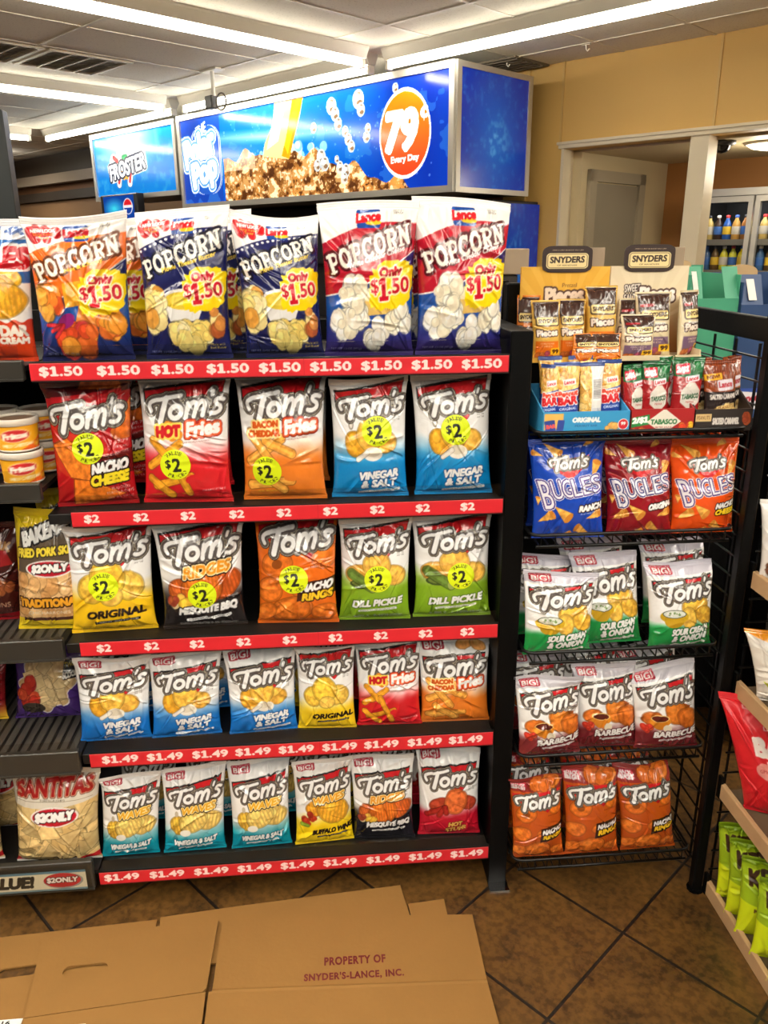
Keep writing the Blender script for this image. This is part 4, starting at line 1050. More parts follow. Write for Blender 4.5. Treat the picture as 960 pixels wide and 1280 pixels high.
# bracket with a little camera hanging over the sign
t = thing('ceiling_camera', 'small dark camera on a white drop bracket above the left end of the soda sign', 'camera', RM(-5.40, 3.72, HC), YA)
mb = MB(); mb.box(-.10, .10, -.04, .04, -.012, 0, c=.003); mb.build('mount_plate', M_WHITEP, t)
mb = MB(); mb.tube([(0, 0, -.01), (0, 0, -.17)], .014, 10); mb.build('drop_rod', M_WHITEP, t)
mb = MB(); mb.box(-.075, .01, -.03, .03, -.25, -.165, c=.006); mb.build('camera_body', mat('grey_camera_shell', (70, 66, 60), .4), t)
mb = MB(); mb.tube([(.09 + .06 * math.cos(R(a)), 0, -.215 + .055 * math.sin(R(a))) for a in range(0, 361, 20)], .006, 8); mb.build('cable_loop', mat('grey_cable', (120, 112, 98), .5), t, True)
for lab, a, b in (('small white ceiling hook nearest the blue sign side', -3.755, 4.996), ('small white ceiling hook further right above the yellow wall', -3.132, 4.984)):
    t = thing('ceiling_hook', lab, 'hook', RM(a, b, HC), YA)
    mb = MB(); mb.box(-.03, .03, -.012, .012, -.008, 0, c=.002); mb.build('clip', M_WHITEP, t)
    mb = MB(); mb.tube([(0, 0, -.006), (0, 0, -.03), (.012, 0, -.042), (.024, 0, -.03)], .004, 6); mb.build('hook_wire', M_WHITEP, t)
# inner room ceiling fittings
t = thing('dome_camera', 'dark dome camera on the ceiling of the small back room', 'camera', RM(-2.44, 5.56, 2.127), YA)
mb = MB(); mb.lathe([(0, 0), (.085, 0), (.085, -.02), (.06, -.03)], 24); mb.build('dome_base', mat('dome_base_dark', (52, 48, 44), .4), t, True)
mb = MB(); mb.lathe([(.055, -.028), (.05, -.05), (.03, -.068), (0, -.074)], 24); mb.build('dome_cover', mat('dome_smoke', (24, 22, 22), .1), t, True)
t = thing('ceiling_light', 'round glowing ceiling light in the small back room', 'light', RM(-2.24, 5.86, 2.127), YA)
mb = MB(); mb.lathe([(0, 0), (.17, 0), (.17, -.012), (.16, -.016)], 32); mb.build('light_rim', M_WHITEP, t, True)
mb = MB(); mb.lathe([(.155, -.014), (.12, -.035), (.06, -.046), (0, -.05)], 32); mb.build('diffuser', mat('light_diffuser', (255, 244, 220), .4, emit=3.0), t, True)
lo = bpy.data.lights.new('back_room_lamp', 'POINT'); lo.energy = 15; lo.color = (1, .9, .74); lo.shadow_soft_size = .12
lo = bpy.data.objects.new('back_room_lamp', lo); lo.location = RM(-2.24, 5.86, 2.0); COL.objects.link(lo)

# ------------------------------------------------------------------ signs
def panel_print(name, c, P00, dx, dz, nu, nv, m, parent):
    """flat print spanning dx (width vector) and dz (height vector) from its lower left corner"""
    u = np.linspace(0, 1, nu)[None, :, None]; v = np.linspace(0, 1, nv)[:, None, None]
    P = np.array(P00)[None, None] + u * np.array(dx)[None, None] + v * np.array(dz)[None, None]
    return grid_mesh(name, P, c.sample(nv, nu), m, parent)

def fizz(c, n, seed, lo=.004, hi=.014, box=(0, 1, 0, 1), col=(170, 220, 250), al=.5):
    g = np.random.default_rng(seed)
    for i in range(n):
        x = box[0] + (box[1] - box[0]) * g.random(); y = (box[2] + (box[3] - box[2]) * g.random()) * c.A; r = lo + (hi - lo) * g.random() ** 2
        c.ell(x, y, r, r, col, al=al)

def soda_art():
    A = .245; c = Canvas(A, (4, 60, 178), px=1100, seed=50)
    c.put(np.clip(1.25 - np.hypot((c.X - .42) / .34, (c.Y - A * .62) / (A * .7)), 0, 1) ** .8, (0, 132, 222))
    c.put((np.clip(1 - abs(c.X - .94) / .1, 0, 1)) * .6, (10, 34, 150)); c.put((c.X < .19) & (c.X > -1), (24, 62, 166), .85)
    c.put((c.n1 > .62), (90, 180, 240), .25)
    fizz(c, 160, 3, .0015, .004, (.2, .95, .1, .9), al=.35)
    # streak of light and splashing surface
    c.put(np.clip(1 - abs(c.Y - A * (.72 - .25 * (c.X - .2))) / (A * .09), 0, 1) * (c.X > .18) * np.clip(1.1 - abs(c.X - .40) / .34, 0, 1), (190, 232, 252), .9)
    c.blobs(.46, A * .46, .16, A * .08, 40, .012, [(196, 232, 246), (130, 200, 240)], 8)
    surf = lambda x: A * (.50 - 1.25 * max(0, x - .50) + .05 * math.sin(x * 46) + .03 * math.sin(x * 90))
    pts = [(x, max(A * .0, surf(x))) for x in np.linspace(.20, .90, 70)]
    Mk = c.polymask(pts + [(.90, -.01), (.20, -.01)])
    c.mottled(Mk, (150, 96, 42), .9); 
    n3 = fbm(c.H, c.W, 22, c.rng, 4)
    n4 = fbm(c.H, c.W, 9, c.rng, 2); c.put(Mk & (n3 > .55), (206, 160, 96), .8); c.put(Mk & (n3 + .5 * n4 > .90), (246, 230, 196), .9); c.put(Mk & (n3 + .4 * n4 < .56), (74, 38, 18), .85); c.put(Mk & (n4 > .70), (240, 206, 150), .7)
    c.put(Mk & (c.X < .34) & (c.Y > A * .34), (246, 228, 196), .55)
    # pour
    c.poly([(.43, A), (.54, A), (.52, A * .75), (.475, A * .40), (.375, A * .46), (.385, A * .60), (.42, A * .78)], (246, 220, 150)); c.poly([(.50, A), (.54, A), (.48, A * .40), (.45, A * .44), (.47, A * .62)], (232, 160, 16)); c.poly([(.515, A), (.53, A), (.475, A * .45), (.462, A * .55)], (250, 196, 30)); c.poly([(.44, A), (.475, A), (.44, A * .6), (.39, A * .52), (.40, A * .62)], (252, 240, 208))
    # bubbles
    for x, y, r in ((.64, .86, .017), (.652, .78, .014), (.662, .68, .013), (.685, .60, .011), (.695, .52, .012), (.705, .45, .012), (.73, .88, .018), (.738, .78, .013), (.60, .38, .016), (.612, .31, .015), (.585, .30, .012), (.665, .26, .012), (.685, .22, .014), (.68, .15, .011), (.575, .68, .011), (.845, .92, .009), (.76, .6, .009), (.755, .52, .011), (.655, .34, .008)):
        c.ell(x, A * y, r, r * 1.25, (206, 226, 240)); c.ell(x, A * y, r * .82, r * 1.05, (196, 190, 180)); c.ell(x - r * .2, A * y + r * .3, r * .5, r * .5, (250, 250, 246)); c.ell(x + r * .25, A * y - r * .45, r * .5, r * .35, (120, 84, 50), al=.8); c.ell(x + r * .1, A * y + r * .75, r * .35, r * .2, (90, 70, 50), al=.6)
    # drink logo at the left
    for rr, cc in ((.055, (206, 232, 250)), (.050, (28, 70, 170)), (.044, (226, 240, 250)), (.038, (34, 84, 184))):
        c.rrect(.118, A * .50, .09 + rr, A * .80, .05, cc)
    for i, (t, x, y, w, h) in enumerate((('THE', .10, .86, .05, .028), ('Polar', .085, .66, .15, .075), ('Pop', .105, .34, .12, .09))):
        c.text(t, x, A * y, w, h, (246, 250, 252), R(16), .15, [(.013, (30, 110, 190)), (.010, (246, 250, 253)), (.006, (90, 150, 210))] if i else [(.003, (40, 80, 160))], .006 if i else .001)
    # price disc
    c.ell(.872, A * .50, .076, A * .40 * 1.02, WHITE); Mk = np.hypot((c.X - .872) / .072, (c.Y - A * .50) / (A * .375)) < 1
    tcol = np.clip((c.Y / A - .15) / .7, 0, 1)[..., None]
    c.a = np.where(Mk[..., None], np.array((232, 62, 30)) * (1 - tcol) + np.array((246, 136, 18)) * tcol, c.a)
    c.text('79', .862, A * .53, .088, .085, WHITE, R(2), .12, (), .007); c.text('c', .928, A * .67, .016, .022, WHITE, 0, .1, (), .003); c.rect(.9275, A * .595, .9295, A * .745, WHITE)
    c.text('Every Day', .873, A * .27, .082, .018, WHITE, R(2), 0, (), .0014)
    return c

def blue_art(A, seed, centre, glow, lowc, px=420):
    c = Canvas(A, (8, 40, 150), px=px, seed=seed)
    c.put(np.clip(1.1 - np.hypot((c.X - centre[0]) / .5, (c.Y - A * centre[1]) / (A * .75)), 0, 1), glow)
    c.put(np.clip((c.n1 - .55) * 3, 0, 1) * .3, (70, 160, 220))
    c.put(np.clip(1 - np.hypot((c.X - centre[0]) / .22, (c.Y - A * centre[1]) / (A * .28)), 0, 1) * np.clip((c.n1 - .42) * 4, 0, 1) * .6, (120, 200, 230))
    fizz(c, 120, seed, .002, .006, al=.25)
    return c

def froster_art():
    A = .40; c = Canvas(A, (14, 128, 214), px=460, seed=61)
    c.vgrad(0, A * .9, (8, 118, 204)); c.put(np.clip(1.1 - np.hypot((c.X - .42) / .42, (c.Y - A * .86) / (A * .55)), 0, 1), (206, 234, 250))
    c.put(np.clip((c.n1 - .5) * 3, 0, 1) * .35, (120, 206, 240))
    c.rrect(.42, A * .46, .50, .14, .03, (246, 248, 250), R(8)); c.blobs(.40, A * .56, .16, .05, 14, .04, [(244, 248, 250)], 2)
    for x in (.30, .44): c.stick(x + .02, A * .36, x, A * .20, .028, (240, 240, 244), .05); c.stick(x + .02, A * .34, x, A * .22, .012, (206, 60, 60), .05)
    c.blobs(.38, A * .32, .05, .03, 8, .02, [(240, 180, 60)], 3); c.stick(.26, A * .64, .30, A * .58, .014, (206, 40, 50), .05); c.stick(.38, A * .62, .42, A * .63, .016, (40, 150, 90), .05)
    c.text('FROSTER', .42, A * .46, .46, .10, (244, 246, 250), R(8), .1, [(.012, (44, 50, 70))], .006)
    return c

def light_box(name, label, a0, a1, b0, b1, z0, z1, front, nu, nv, side=None, cat='sign'):
    t = thing(name, label, cat, RM((a0 + a1) / 2, b0, z0), YA)
    w, d, h = a1 - a0, b1 - b0, z1 - z0
    mb = MB(); mb.box(-w / 2 + .004, w / 2 - .004, .006, d, .004, h - .004); mb.build('casing', mat('sign_casing', (120, 116, 110), .5), t)
    fr = .042
    mb = MB()
    for q in ((-w / 2, w / 2, 0, fr), (-w / 2, w / 2, h - fr, h)): mb.box(q[0], q[1], -.02, .02, q[2], q[3])
    for q in ((-w / 2, -w / 2 + fr), (w / 2 - fr, w / 2)): mb.box(q[0], q[1], -.02, .02, fr, h - fr)
    mb.build('sign_frame', M_ALU, t)
    panel_print('sign_face', front, (-w / 2 + fr, -.004, fr), (w - 2 * fr, 0, 0), (0, 0, h - 2 * fr), nu, nv, M_SIGN, t)
    if side:
        mb = MB(); x = w / 2
        mb.box(x - .004, x + .012, .0, fr, 0, h); mb.box(x - .004, x + .012, d - fr, d, 0, h); mb.box(x - .004, x + .012, fr, d - fr, 0, fr * .8); mb.box(x - .004, x + .012, fr, d - fr, h - fr * .8, h)
        mb.build('side_frame', M_ALU, t)
        panel_print('side_face', side, (x + .004, fr, fr * .8), (0, d - 2 * fr, 0), (0, 0, h - fr * 1.6), 110, 110, M_SIDE, t)
    return t
SGN = light_box('soda_sign', 'long backlit sign with soda splash, drink logo and orange 79 cent disc', -6.83, -3.625, 4.31, 5.115, 1.83, 2.595, soda_art(), 760, 200, blue_art(.95, 51, (.52, .42), (14, 92, 190), None))
light_box('frozen_drink_sign', 'smaller pale blue backlit sign with a frozen drink logo, left of the soda sign', -8.475, -6.87, 4.31, 4.9, 1.955, 2.585, froster_art(), 240, 110)
# beverage counter beneath the signs
t = thing('drink_station', 'dark beverage station with a blue side panel beneath the soda sign', 'drink dispenser', RM(-5.9, 4.9, 0), YA)
mb = MB(); mb.box(-2.55, 2.27, -.35, .40, 0, .92, c=.01); mb.build('counter', mat('counter_dark', (48, 40, 34), .5, var=.2), t)
mb = MB(); mb.box(-2.55, 2.25, -.15, .40, .92, 1.80, c=.006); mb.build('back_cabinet', mat('cabinet_dark', (34, 30, 30), .5), t)
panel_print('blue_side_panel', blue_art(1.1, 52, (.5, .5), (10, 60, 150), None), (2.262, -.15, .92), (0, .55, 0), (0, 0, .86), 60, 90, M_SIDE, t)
for i in range(7):
    mb = MB(); mb.box(-2.2 + i * .62, -1.72 + i * .62, -.26, -.15, 1.36, 1.74, c=.012); mb.build('dispenser_head', mat('dispenser_dark', (40, 38, 40), .35), t)
def screen_art():
    c = Canvas(.62, (10, 60, 150), px=200, seed=55); c.put(np.clip(1 - np.hypot((c.X - .35) / .4, (c.Y - .3) / .3), 0, 1), (60, 210, 240))
    c.ell(.80, .34, .15, .2, (240, 240, 244)); c.put((np.hypot((c.X - .80) / .13, (c.Y - .34) / .18) < 1) & (c.Y > .37), (206, 30, 40)); c.put((np.hypot((c.X - .80) / .13, (c.Y - .34) / .18) < 1) & (c.Y < .31), (20, 60, 150)); return c
t = thing('display_screen', 'small lit blue screen with a round tricolour logo under the pale blue sign', 'screen', RM(-7.80, 4.18, 1.735), YA)
mb = MB(); mb.box(-.36, .36, 0, .08, 0, .26, c=.008); mb.build('screen_case', mat('screen_case', (30, 28, 30), .3), t)
panel_print('screen_face', screen_art(), (-.30, -.002, .02), (.60, 0, 0), (0, 0, .225), 70, 40, M_SIGN, t)
# steel post far left
t = gthing('steel_post', 'dark grey steel post at the left edge in front of the far ceiling', 'post', -1.155, 3.45, 0, 0)
mb = MB(); mb.box(-.035, .035, -.03, .03, 0, 1.99, c=.004); mb.build('post', mat('grey_steel', (44, 48, 48), .4, metal=.2), t)
mb = MB(); mb.box(-.07, .07, -.06, .06, 0, .012); mb.build('foot_plate', MATS['grey_steel'], t)
t = gthing('back_rack', 'dark shelving unit behind the left shelves, hidden except at its top', 'shelf', -1.05, 2.7, 0, 0)
mb = MB(); mb.box(-.35, .35, -.02, .02, 0, 1.44); mb.build('back_board', M_DARKBACK, t)
mb = MB(); mb.box(-.35, .35, -.3, -.02, .1, .13); mb.box(-.35, .35, -.3, -.02, .7, .73); mb.build('shelf_board', M_DARKBACK, t)

# ------------------------------------------------------------------ cooler in the back room
t = thing('glass_door_cooler', 'white framed glass door drinks cooler in the small back room', 'cooler', RM(-2.36, 6.76, 0), YA)
mb = MB(); mb.box(-.52, .62, -.02, -.0, .0, 1.87); mb.box(-.52, -.50, -.42, -.02, 0, 1.87); mb.box(.60, .62, -.42, -.02, 0, 1.87); mb.box(-.50, .60, -.42, -.02, 0, .12); mb.box(-.50, .60, -.42, -.02, 1.80, 1.87); mb.build('cabinet', mat('cooler_body', (24, 23, 22), .5), t)
mb = MB(); mb.box(-.54, .64, -.46, -.42, 1.835, 1.885); mb.build('header_rail', M_ALU, t)
for i, (x0, x1) in enumerate(((-.49, -.125), (-.11, .25), (.265, .60))):
    dr = MB()
    for q in ((x0, x1, .1, .14), (x0, x1, 1.79, 1.83)): dr.box(q[0], q[1], -.46, -.425, q[2], q[3])
    for q in ((x0, x0 + .035), (x1 - .035, x1)): dr.box(q[0], q[1], -.46, -.425, .14, 1.79)
    dr = dr.build('glass_door', M_ALU, t)
    mb = MB(); mb.box(x0 + .03, x1 - .03, -.446, -.440, .13, 1.80); mb.build('glass_pane', M_CLEAR, dr)
for z in (.5, .95, 1.30, 1.52):
    mb = MB(); mb.box(-.49, .59, -.40, -.03, z - .015, z); mb.build('cooler_shelf', mat('cooler_shelf', (34, 33, 32), .4), t)
    mb = MB(); mb.box(-.49, .59, -.408, -.40, z - .03, z + .012); mb.build('price_rail', mat('cooler_price_rail', (120, 116, 108), .5), t)
ld = bpy.data.lights.new('cooler_lamp', 'AREA'); ld.shape = 'RECTANGLE'; ld.size, ld.size_y = .9, .04; ld.energy = 2.2; ld.color = (.95, .97, 1)
lo = bpy.data.objects.new('cooler_lamp', ld); lo.location = RM(-2.4, 6.37, 1.78); lo.rotation_euler = (R(25), 0, YA); COL.objects.link(lo)
BT = [[(206, 176, 100), (60, 40, 30), (40, 90, 170), (200, 150, 70), (170, 110, 50), (90, 60, 40)], [(70, 110, 160), (110, 80, 40), (214, 206, 40), (216, 216, 60), (236, 214, 30), (226, 200, 40)], [(150, 40, 40), (190, 200, 210), (200, 160, 60), (150, 90, 60), (220, 220, 226), (90, 120, 150)]]
NTH = ['first', 'second', 'third', 'fourth', 'fifth', 'sixth', 'seventh', 'eighth']
CAPS = [(40, 40, 44), (220, 214, 200), (200, 40, 40), (60, 100, 180)]
for row, z in enumerate((1.522, 1.302)):
    for i in range(8):
        col = BT[row][i % 6]
        t = thing('bottle', f'{NTH[i]} bottle from the left on the {("upper", "lower")[row]} cooler shelf in the back room', 'bottle', RM(-2.84 + i * .068, 6.42, z), YA, 'bottles in the cooler')
        m = mat('drink_%d_%d_%d' % col, col, .15, coat=.3)
        mb = MB(); mb.lathe([(0, 0), (.028, 0), (.031, .01), (.031, .05)] + [(.031, .105), (.026, .13), (.014, .15), (.012, .165)], 18); mb.build('bottle_body', m, t, True)
        mb = MB(); mb.lathe([(.0315, .045), (.0318, .047), (.0318, .10), (.0315, .102)], 18); mb.build('bottle_label', mat('label_%d' % ((i + row) % 3), [(214, 206, 190), (60, 110, 190), (230, 190, 50)][(i + row) % 3], .4), t, True)
        mb = MB(); mb.lathe([(.0135, .163), (.0145, .165), (.0145, .182), (0, .184)], 14); cc = CAPS[(i + row * 3) % 4]; mb.build('bottle_cap', mat('cap_%d_%d_%d' % cc, cc, .4), t, True)

# ------------------------------------------------------------------ main shelf unit (gondola)
YF = 1.5786
XL, XR = -.540, .385
ZT = [1.294, .998, .7095, .4355, .1130]
ZB = [1.261, .967, .6775, .4010, .0790]
NM = ['top', 'second', 'third', 'fourth', 'lowest']
def strip_art(txt, xs, w, h):
    A = h / w; c = Canvas(A, (206, 34, 44), px=1500, seed=70)
    for x in xs: c.text(txt, x, A * .5, .085 if len(txt) > 3 else .032, A * .56, (246, 220, 214), 0, 0, (), .0014)
    c.rect(0, 0, 1, A * .05, (150, 30, 34)); c.rect(0, A * .95, 1, A, (222, 90, 90)); c.rect(.56, 0, .5612, A, (180, 26, 36))
    return c
GD = gthing('shelf_unit', 'black five-shelf display rack with red price strips full of snack bags', 'shelf', (XL + XR) / 2, YF, 0)
cx0 = (XL + XR) / 2; HW = (XR - XL) / 2
LX = [XL + .008, XL + .048, XL + .030, XL + .018, XL + .002]
PX = [(0, 'pop')]
TXT = [('$1.50', [.062, .178, .288, .402, .510, .617, .725, .833, .941]), ('$2', [.045, .155, .262, .373, .482, .590, .700, .808, .915]), ('$2', [.055, .165, .272, .382, .492, .602, .712, .822, .925]), ('$1.49', [.072, .180, .290, .395, .502, .610, .715, .825, .930]), ('$1.49', [.055, .168, .280, .390, .500, .610, .722, .833, .943])]
mb = MB(); mb.box(HW + .003, HW + .048, .0, .41, 0, 1.340, c=.002); mb.build('end_panel', M_BLACK, GD)
mb = MB(); mb.box(HW + .002, HW + .05, -.03, .012, 0, .004); mb.build('foot_plate', M_CHROME, GD)
mb = MB(); mb.box(-HW, HW + .003, .39, .41, .02, 1.335); mb.build('back_panel', M_DARKBACK, GD)
mb = MB(); mb.box(-HW, HW, .24, .26, 0, .07); mb.build('kick_plate', M_DARKBACK, GD)
for i in range(5):
    zt, zb = ZT[i], ZB[i]
    mb = MB(); mb.box(-HW + (.004 if i == 0 else .0), HW, .008, .39, zb + .004, zt - .006, c=.001)
    sh = mb.build('shelf', M_DECK, GD)
    x0 = LX[i] - cx0; w = HW - x0
    if i in (1, 2): c = strip_art(TXT[i][0], TXT[i][1], w, zt - zb)
    else: c = strip_art(TXT[i][0], TXT[i][1], w, zt - zb)
    mb = MB(); mb.box(x0 - .0, HW + .002, .001, .008, zb - .003, zt + .002); mb.build('price_channel', M_DECK, sh)
    panel_print('price_strip', c, (x0, -.001, zb), (w, 0, 0), (0, 0, zt - zb), 900, 30, M_STRIP, sh)
    mb = MB(); mb.box(x0 + .01, HW - .004, .004, .006, zt, zt + .030); mb.box(x0 + .01, HW - .004, .004, .012, zt + .0295, zt + .031); mb.build('clear_lip', M_CLEAR, sh)
    for sx in (-1, 1):
        mb = MB(); mb.add([(sx * HW - .002 * sx, .385, zb), (sx * HW - .002 * sx, .06, zb), (sx * HW - .002 * sx, .385, zb - .06), (sx * HW - .005 * sx, .385, zb), (sx * HW - .005 * sx, .06, zb), (sx * HW - .005 * sx, .385, zb - .06)], [(0, 1, 2), (5, 4, 3), (0, 3, 4, 1), (1, 4, 5, 2), (2, 5, 3, 0)]); mb.build('bracket', M_BLACK, sh)

# ------------------------------------------------------------------ left shelf unit
LZT = [1.300, 1.060, .720, .446, .150]
LZB = [1.262, 1.023, .672, .390, .072]
LU = gthing('shelf_unit', 'grey edged shelf unit cut by the left picture edge, beside the red price strips', 'shelf', -1.0, YF, 0)
M_SLOT = mat('grey_wire_deck', (66, 62, 56), .4)
def value_art():
    A = .12; c = Canvas(A, (222, 214, 186), px=900, seed=71)
    c.rect(0, A * .88, 1, A, (90, 130, 150)); c.rect(0, 0, 1, A * .10, (110, 140, 150))
    c.text('GREAT', .30, A * .5, .22, .062, (40, 40, 36), 0, .2, (), .006); c.text('VALUE!', .60, A * .5, .27, .062, (36, 36, 34), 0, .2, (), .006)
    c.ell(.885, A * .5, .098, A * .40, (150, 150, 146)); c.ell(.88, A * .52, .092, A * .36, (190, 40, 44)); c.text('$2ONLY', .88, A * .52, .15, .032, (246, 240, 232), 0, .1, [(.004, (70, 40, 40))], .003)
    return c
mb = MB(); mb.box(-.5, .457, .45, .47, .02, 1.36); mb.build('back_panel', M_DARKBACK, LU)
mb = MB(); mb.box(-.5, .457, .24, .26, 0, .06); mb.build('kick_plate', M_DARKBACK, LU)
LE = [.4565, .4565, .4565, .456, .450]
for i in range(5):
    zt, zb, xr = LZT[i], LZB[i], LE[i]
    mb = MB(); mb.box(-.5, .457, .012, .45, (zt if i < 4 else .122) - .022, (zt if i < 4 else .122) - .012); sh = mb.build('shelf', M_DECK, LU)
    if i in (2, 3):
        mb = MB()
        for k in range(44): mb.box(-.5 + k * .0216, -.494 + k * .0216 + .008, .02, .40, zt - .012, zt - .0105)
        mb.build('wire_deck', M_SLOT, sh)
    mb = MB(); mb.box(-.5, xr, -.004, .012, zb, zt, c=.002); mb.box(-.5, xr, -.008, -.004, zb, zb + .004); mb.build('ticket_channel', M_GREYCH, sh)
    if i < 4:
        mb = MB(); mb.box(-.5, xr - .004, -.006, -.0045, zt, zt + .028); mb.build('clear_lip', M_CLEAR, sh)
    if i == 4:
        panel_print('value_strip', value_art(), (xr - .47, -.0085, zb + .006), (.455, 0, 0), (0, 0, .055), 420, 52, M_STRIP, sh)
        mb = MB(); mb.box(-.5, xr - .004, -.010, -.009, zb + .004, zt - .004); mb.build('clear_cover', M_CLEAR, sh)

# ------------------------------------------------------------------ bags on the main unit
SG = 'bags of snacks on the main rack'
def Z(i): return ZT[i] - .004
POP = [
 ('pop_hot', 'popcorn bag with orange band, leftmost on the top shelf', -.436, .198, .272, .90, .012, -.008, 0, .0),
 ('pop_butter', 'dark blue butter popcorn bag on the top shelf, next to the orange banded one', -.242, .184, .280, .94, .014, .0, .5, .0),
 ('pop_butter', 'dark blue butter popcorn bag in the middle of the top shelf', -.054, .176, .275, .90, -.012, -.012, -2.5, .0),
 ('pop_white', 'popcorn bag with crimson band, left one of the two on the top shelf', .113, .202, .290, .90, .004, .004, .4, .0),
 ('pop_white', 'popcorn bag with crimson band, rightmost on the top shelf', .295, .202, .294, .90, -.014, .004, .9, .0)]
fronts = {}
for n, (k, lab, x, w, h, tp, tilt, sag, roll, rz) in enumerate(POP):
    fronts[0, n] = bag('popcorn_bag', 'popcorn bag', k, lab, x, YF + .062, Z(0), w * .985, h, .072, 100 + n, R((3, -2, 2, -3, 2)[n]), None, None, taper=tp, tilt=tilt, sag=sag, lean=.012, roll=R(roll), flop=(-.012, .01, .012, .006, .008)[n], nfold=30, s1=.05)
ROW = {
1: [('nacho', 'dark red nacho cheese tortilla chip bag with yellow price sticker', -.451, .176, .262, .94, .006, .3, (.47, .48, .0315)),
    ('hotfries', 'big white and red hot fries bag with yellow price sticker on the second shelf', -.268, .190, .262, 1.0, .001, 1.6, (.40, .335, .0315)),
    ('bacon', 'big white and orange bacon cheddar fries bag with yellow price sticker', -.067, .190, .262, .94, .003, -.3, (.30, .26, .0315)),
    ('vs', 'big blue vinegar chip bag, left one of the stickered pair', .112, .166, .254, 1.0, .007, -.3, (.60, .575, .031)),
    ('vs', 'big blue vinegar chip bag, the stickered one beside the black end panel', .291, .172, .256, 1.0, .003, -2.0, (.52, .565, .031))],
2: [('orig', 'big white and yellow original chip bag with yellow price sticker', -.449, .186, .246, 1.04, .002, 1.6, (.43, .47, .0315)),
    ('mesq', 'big black bottomed mesquite chip bag with yellow price sticker', -.254, .196, .244, .94, .0, -.4, (.50, .36, .0315)),
    ('rings', 'big orange nacho rings bag with yellow price sticker', -.051, .184, .244, 1.02, .004, .3, (.47, .47, .0315)),
    ('dill', 'big green dill pickle chip bag, left one of the stickered pair', .118, .164, .240, 1.0, .005, 1.2, (.54, .45, .030)),
    ('dill', 'big green dill pickle chip bag, the stickered one beside the black end panel', .293, .180, .240, 1.0, .007, -.8, (.60, .45, .030))],
3: [('vs_s', 'small blue vinegar chip bag, first from the left on the fourth shelf', -.476, .176, .210, .92, .006, 2.6, None),
    ('vs_s', 'small blue vinegar chip bag, second from the left on the fourth shelf', -.317, .168, .208, .96, .007, 2.6, None),
    ('vs_s', 'small blue vinegar chip bag, third from the left, next to the small yellow original bag', -.141, .168, .208, .96, .003, -.1, None),
    ('orig_s', 'small white and yellow original chip bag on the fourth shelf', .005, .140, .212, 1.0, -.003, -.3, None),
    ('hotfries_s', 'small white and red hot fries bag on the fourth shelf', .151, .156, .210, 1.0, -.002, -1.0, None),
    ('bacon_s', 'small white and orange bacon cheddar fries bag, rightmost on the fourth shelf', .306, .176, .206, .96, -.018, -1.7, None)],
4: [('waves', 'small teal wavy vinegar chip bag, leftmost on the lowest shelf', -.477, .146, .226, .96, .009, 5.0, None),
    ('waves', 'small teal wavy vinegar chip bag, second on the lowest shelf', -.324, .155, .230, .98, .018, 3.0, None),
    ('waves', 'small teal wavy vinegar chip bag, third on the lowest shelf beside the yellow one', -.163, .152, .232, .98, .005, .5, None),
    ('buffalo', 'small yellow bottomed wavy buffalo chip bag on the lowest shelf', -.010, .148, .238, 1.0, .008, .1, None),
    ('mesq_s', 'small black bottomed mesquite ridged chip bag on the lowest shelf', .136, .160, .230, .98, .007, -1.1, None),
    ('hotstuff', 'small white and red hot chip bag, rightmost on the lowest shelf', .298, .162, .235, .98, -.012, -.9, None)]}
for r, L in ROW.items():
    for n, (k, lab, x, w, h, tp, tilt, roll, st) in enumerate(L):
        rz = R(((n * 37 + r * 17) % 9) - 4)
        fronts[r, n] = bag('chip_bag', 'chip bag', k, lab, x, YF + .060, Z(r), w * .985, h, .060 if r < 3 else .05, 200 + r * 10 + n, rz, st, None, taper=min(1.0, tp), tilt=tilt, sag=.004 * ((n % 3) - 1), lean=.016, roll=R(roll), flop=.012 * ((n % 3) - 1), nfold=26)
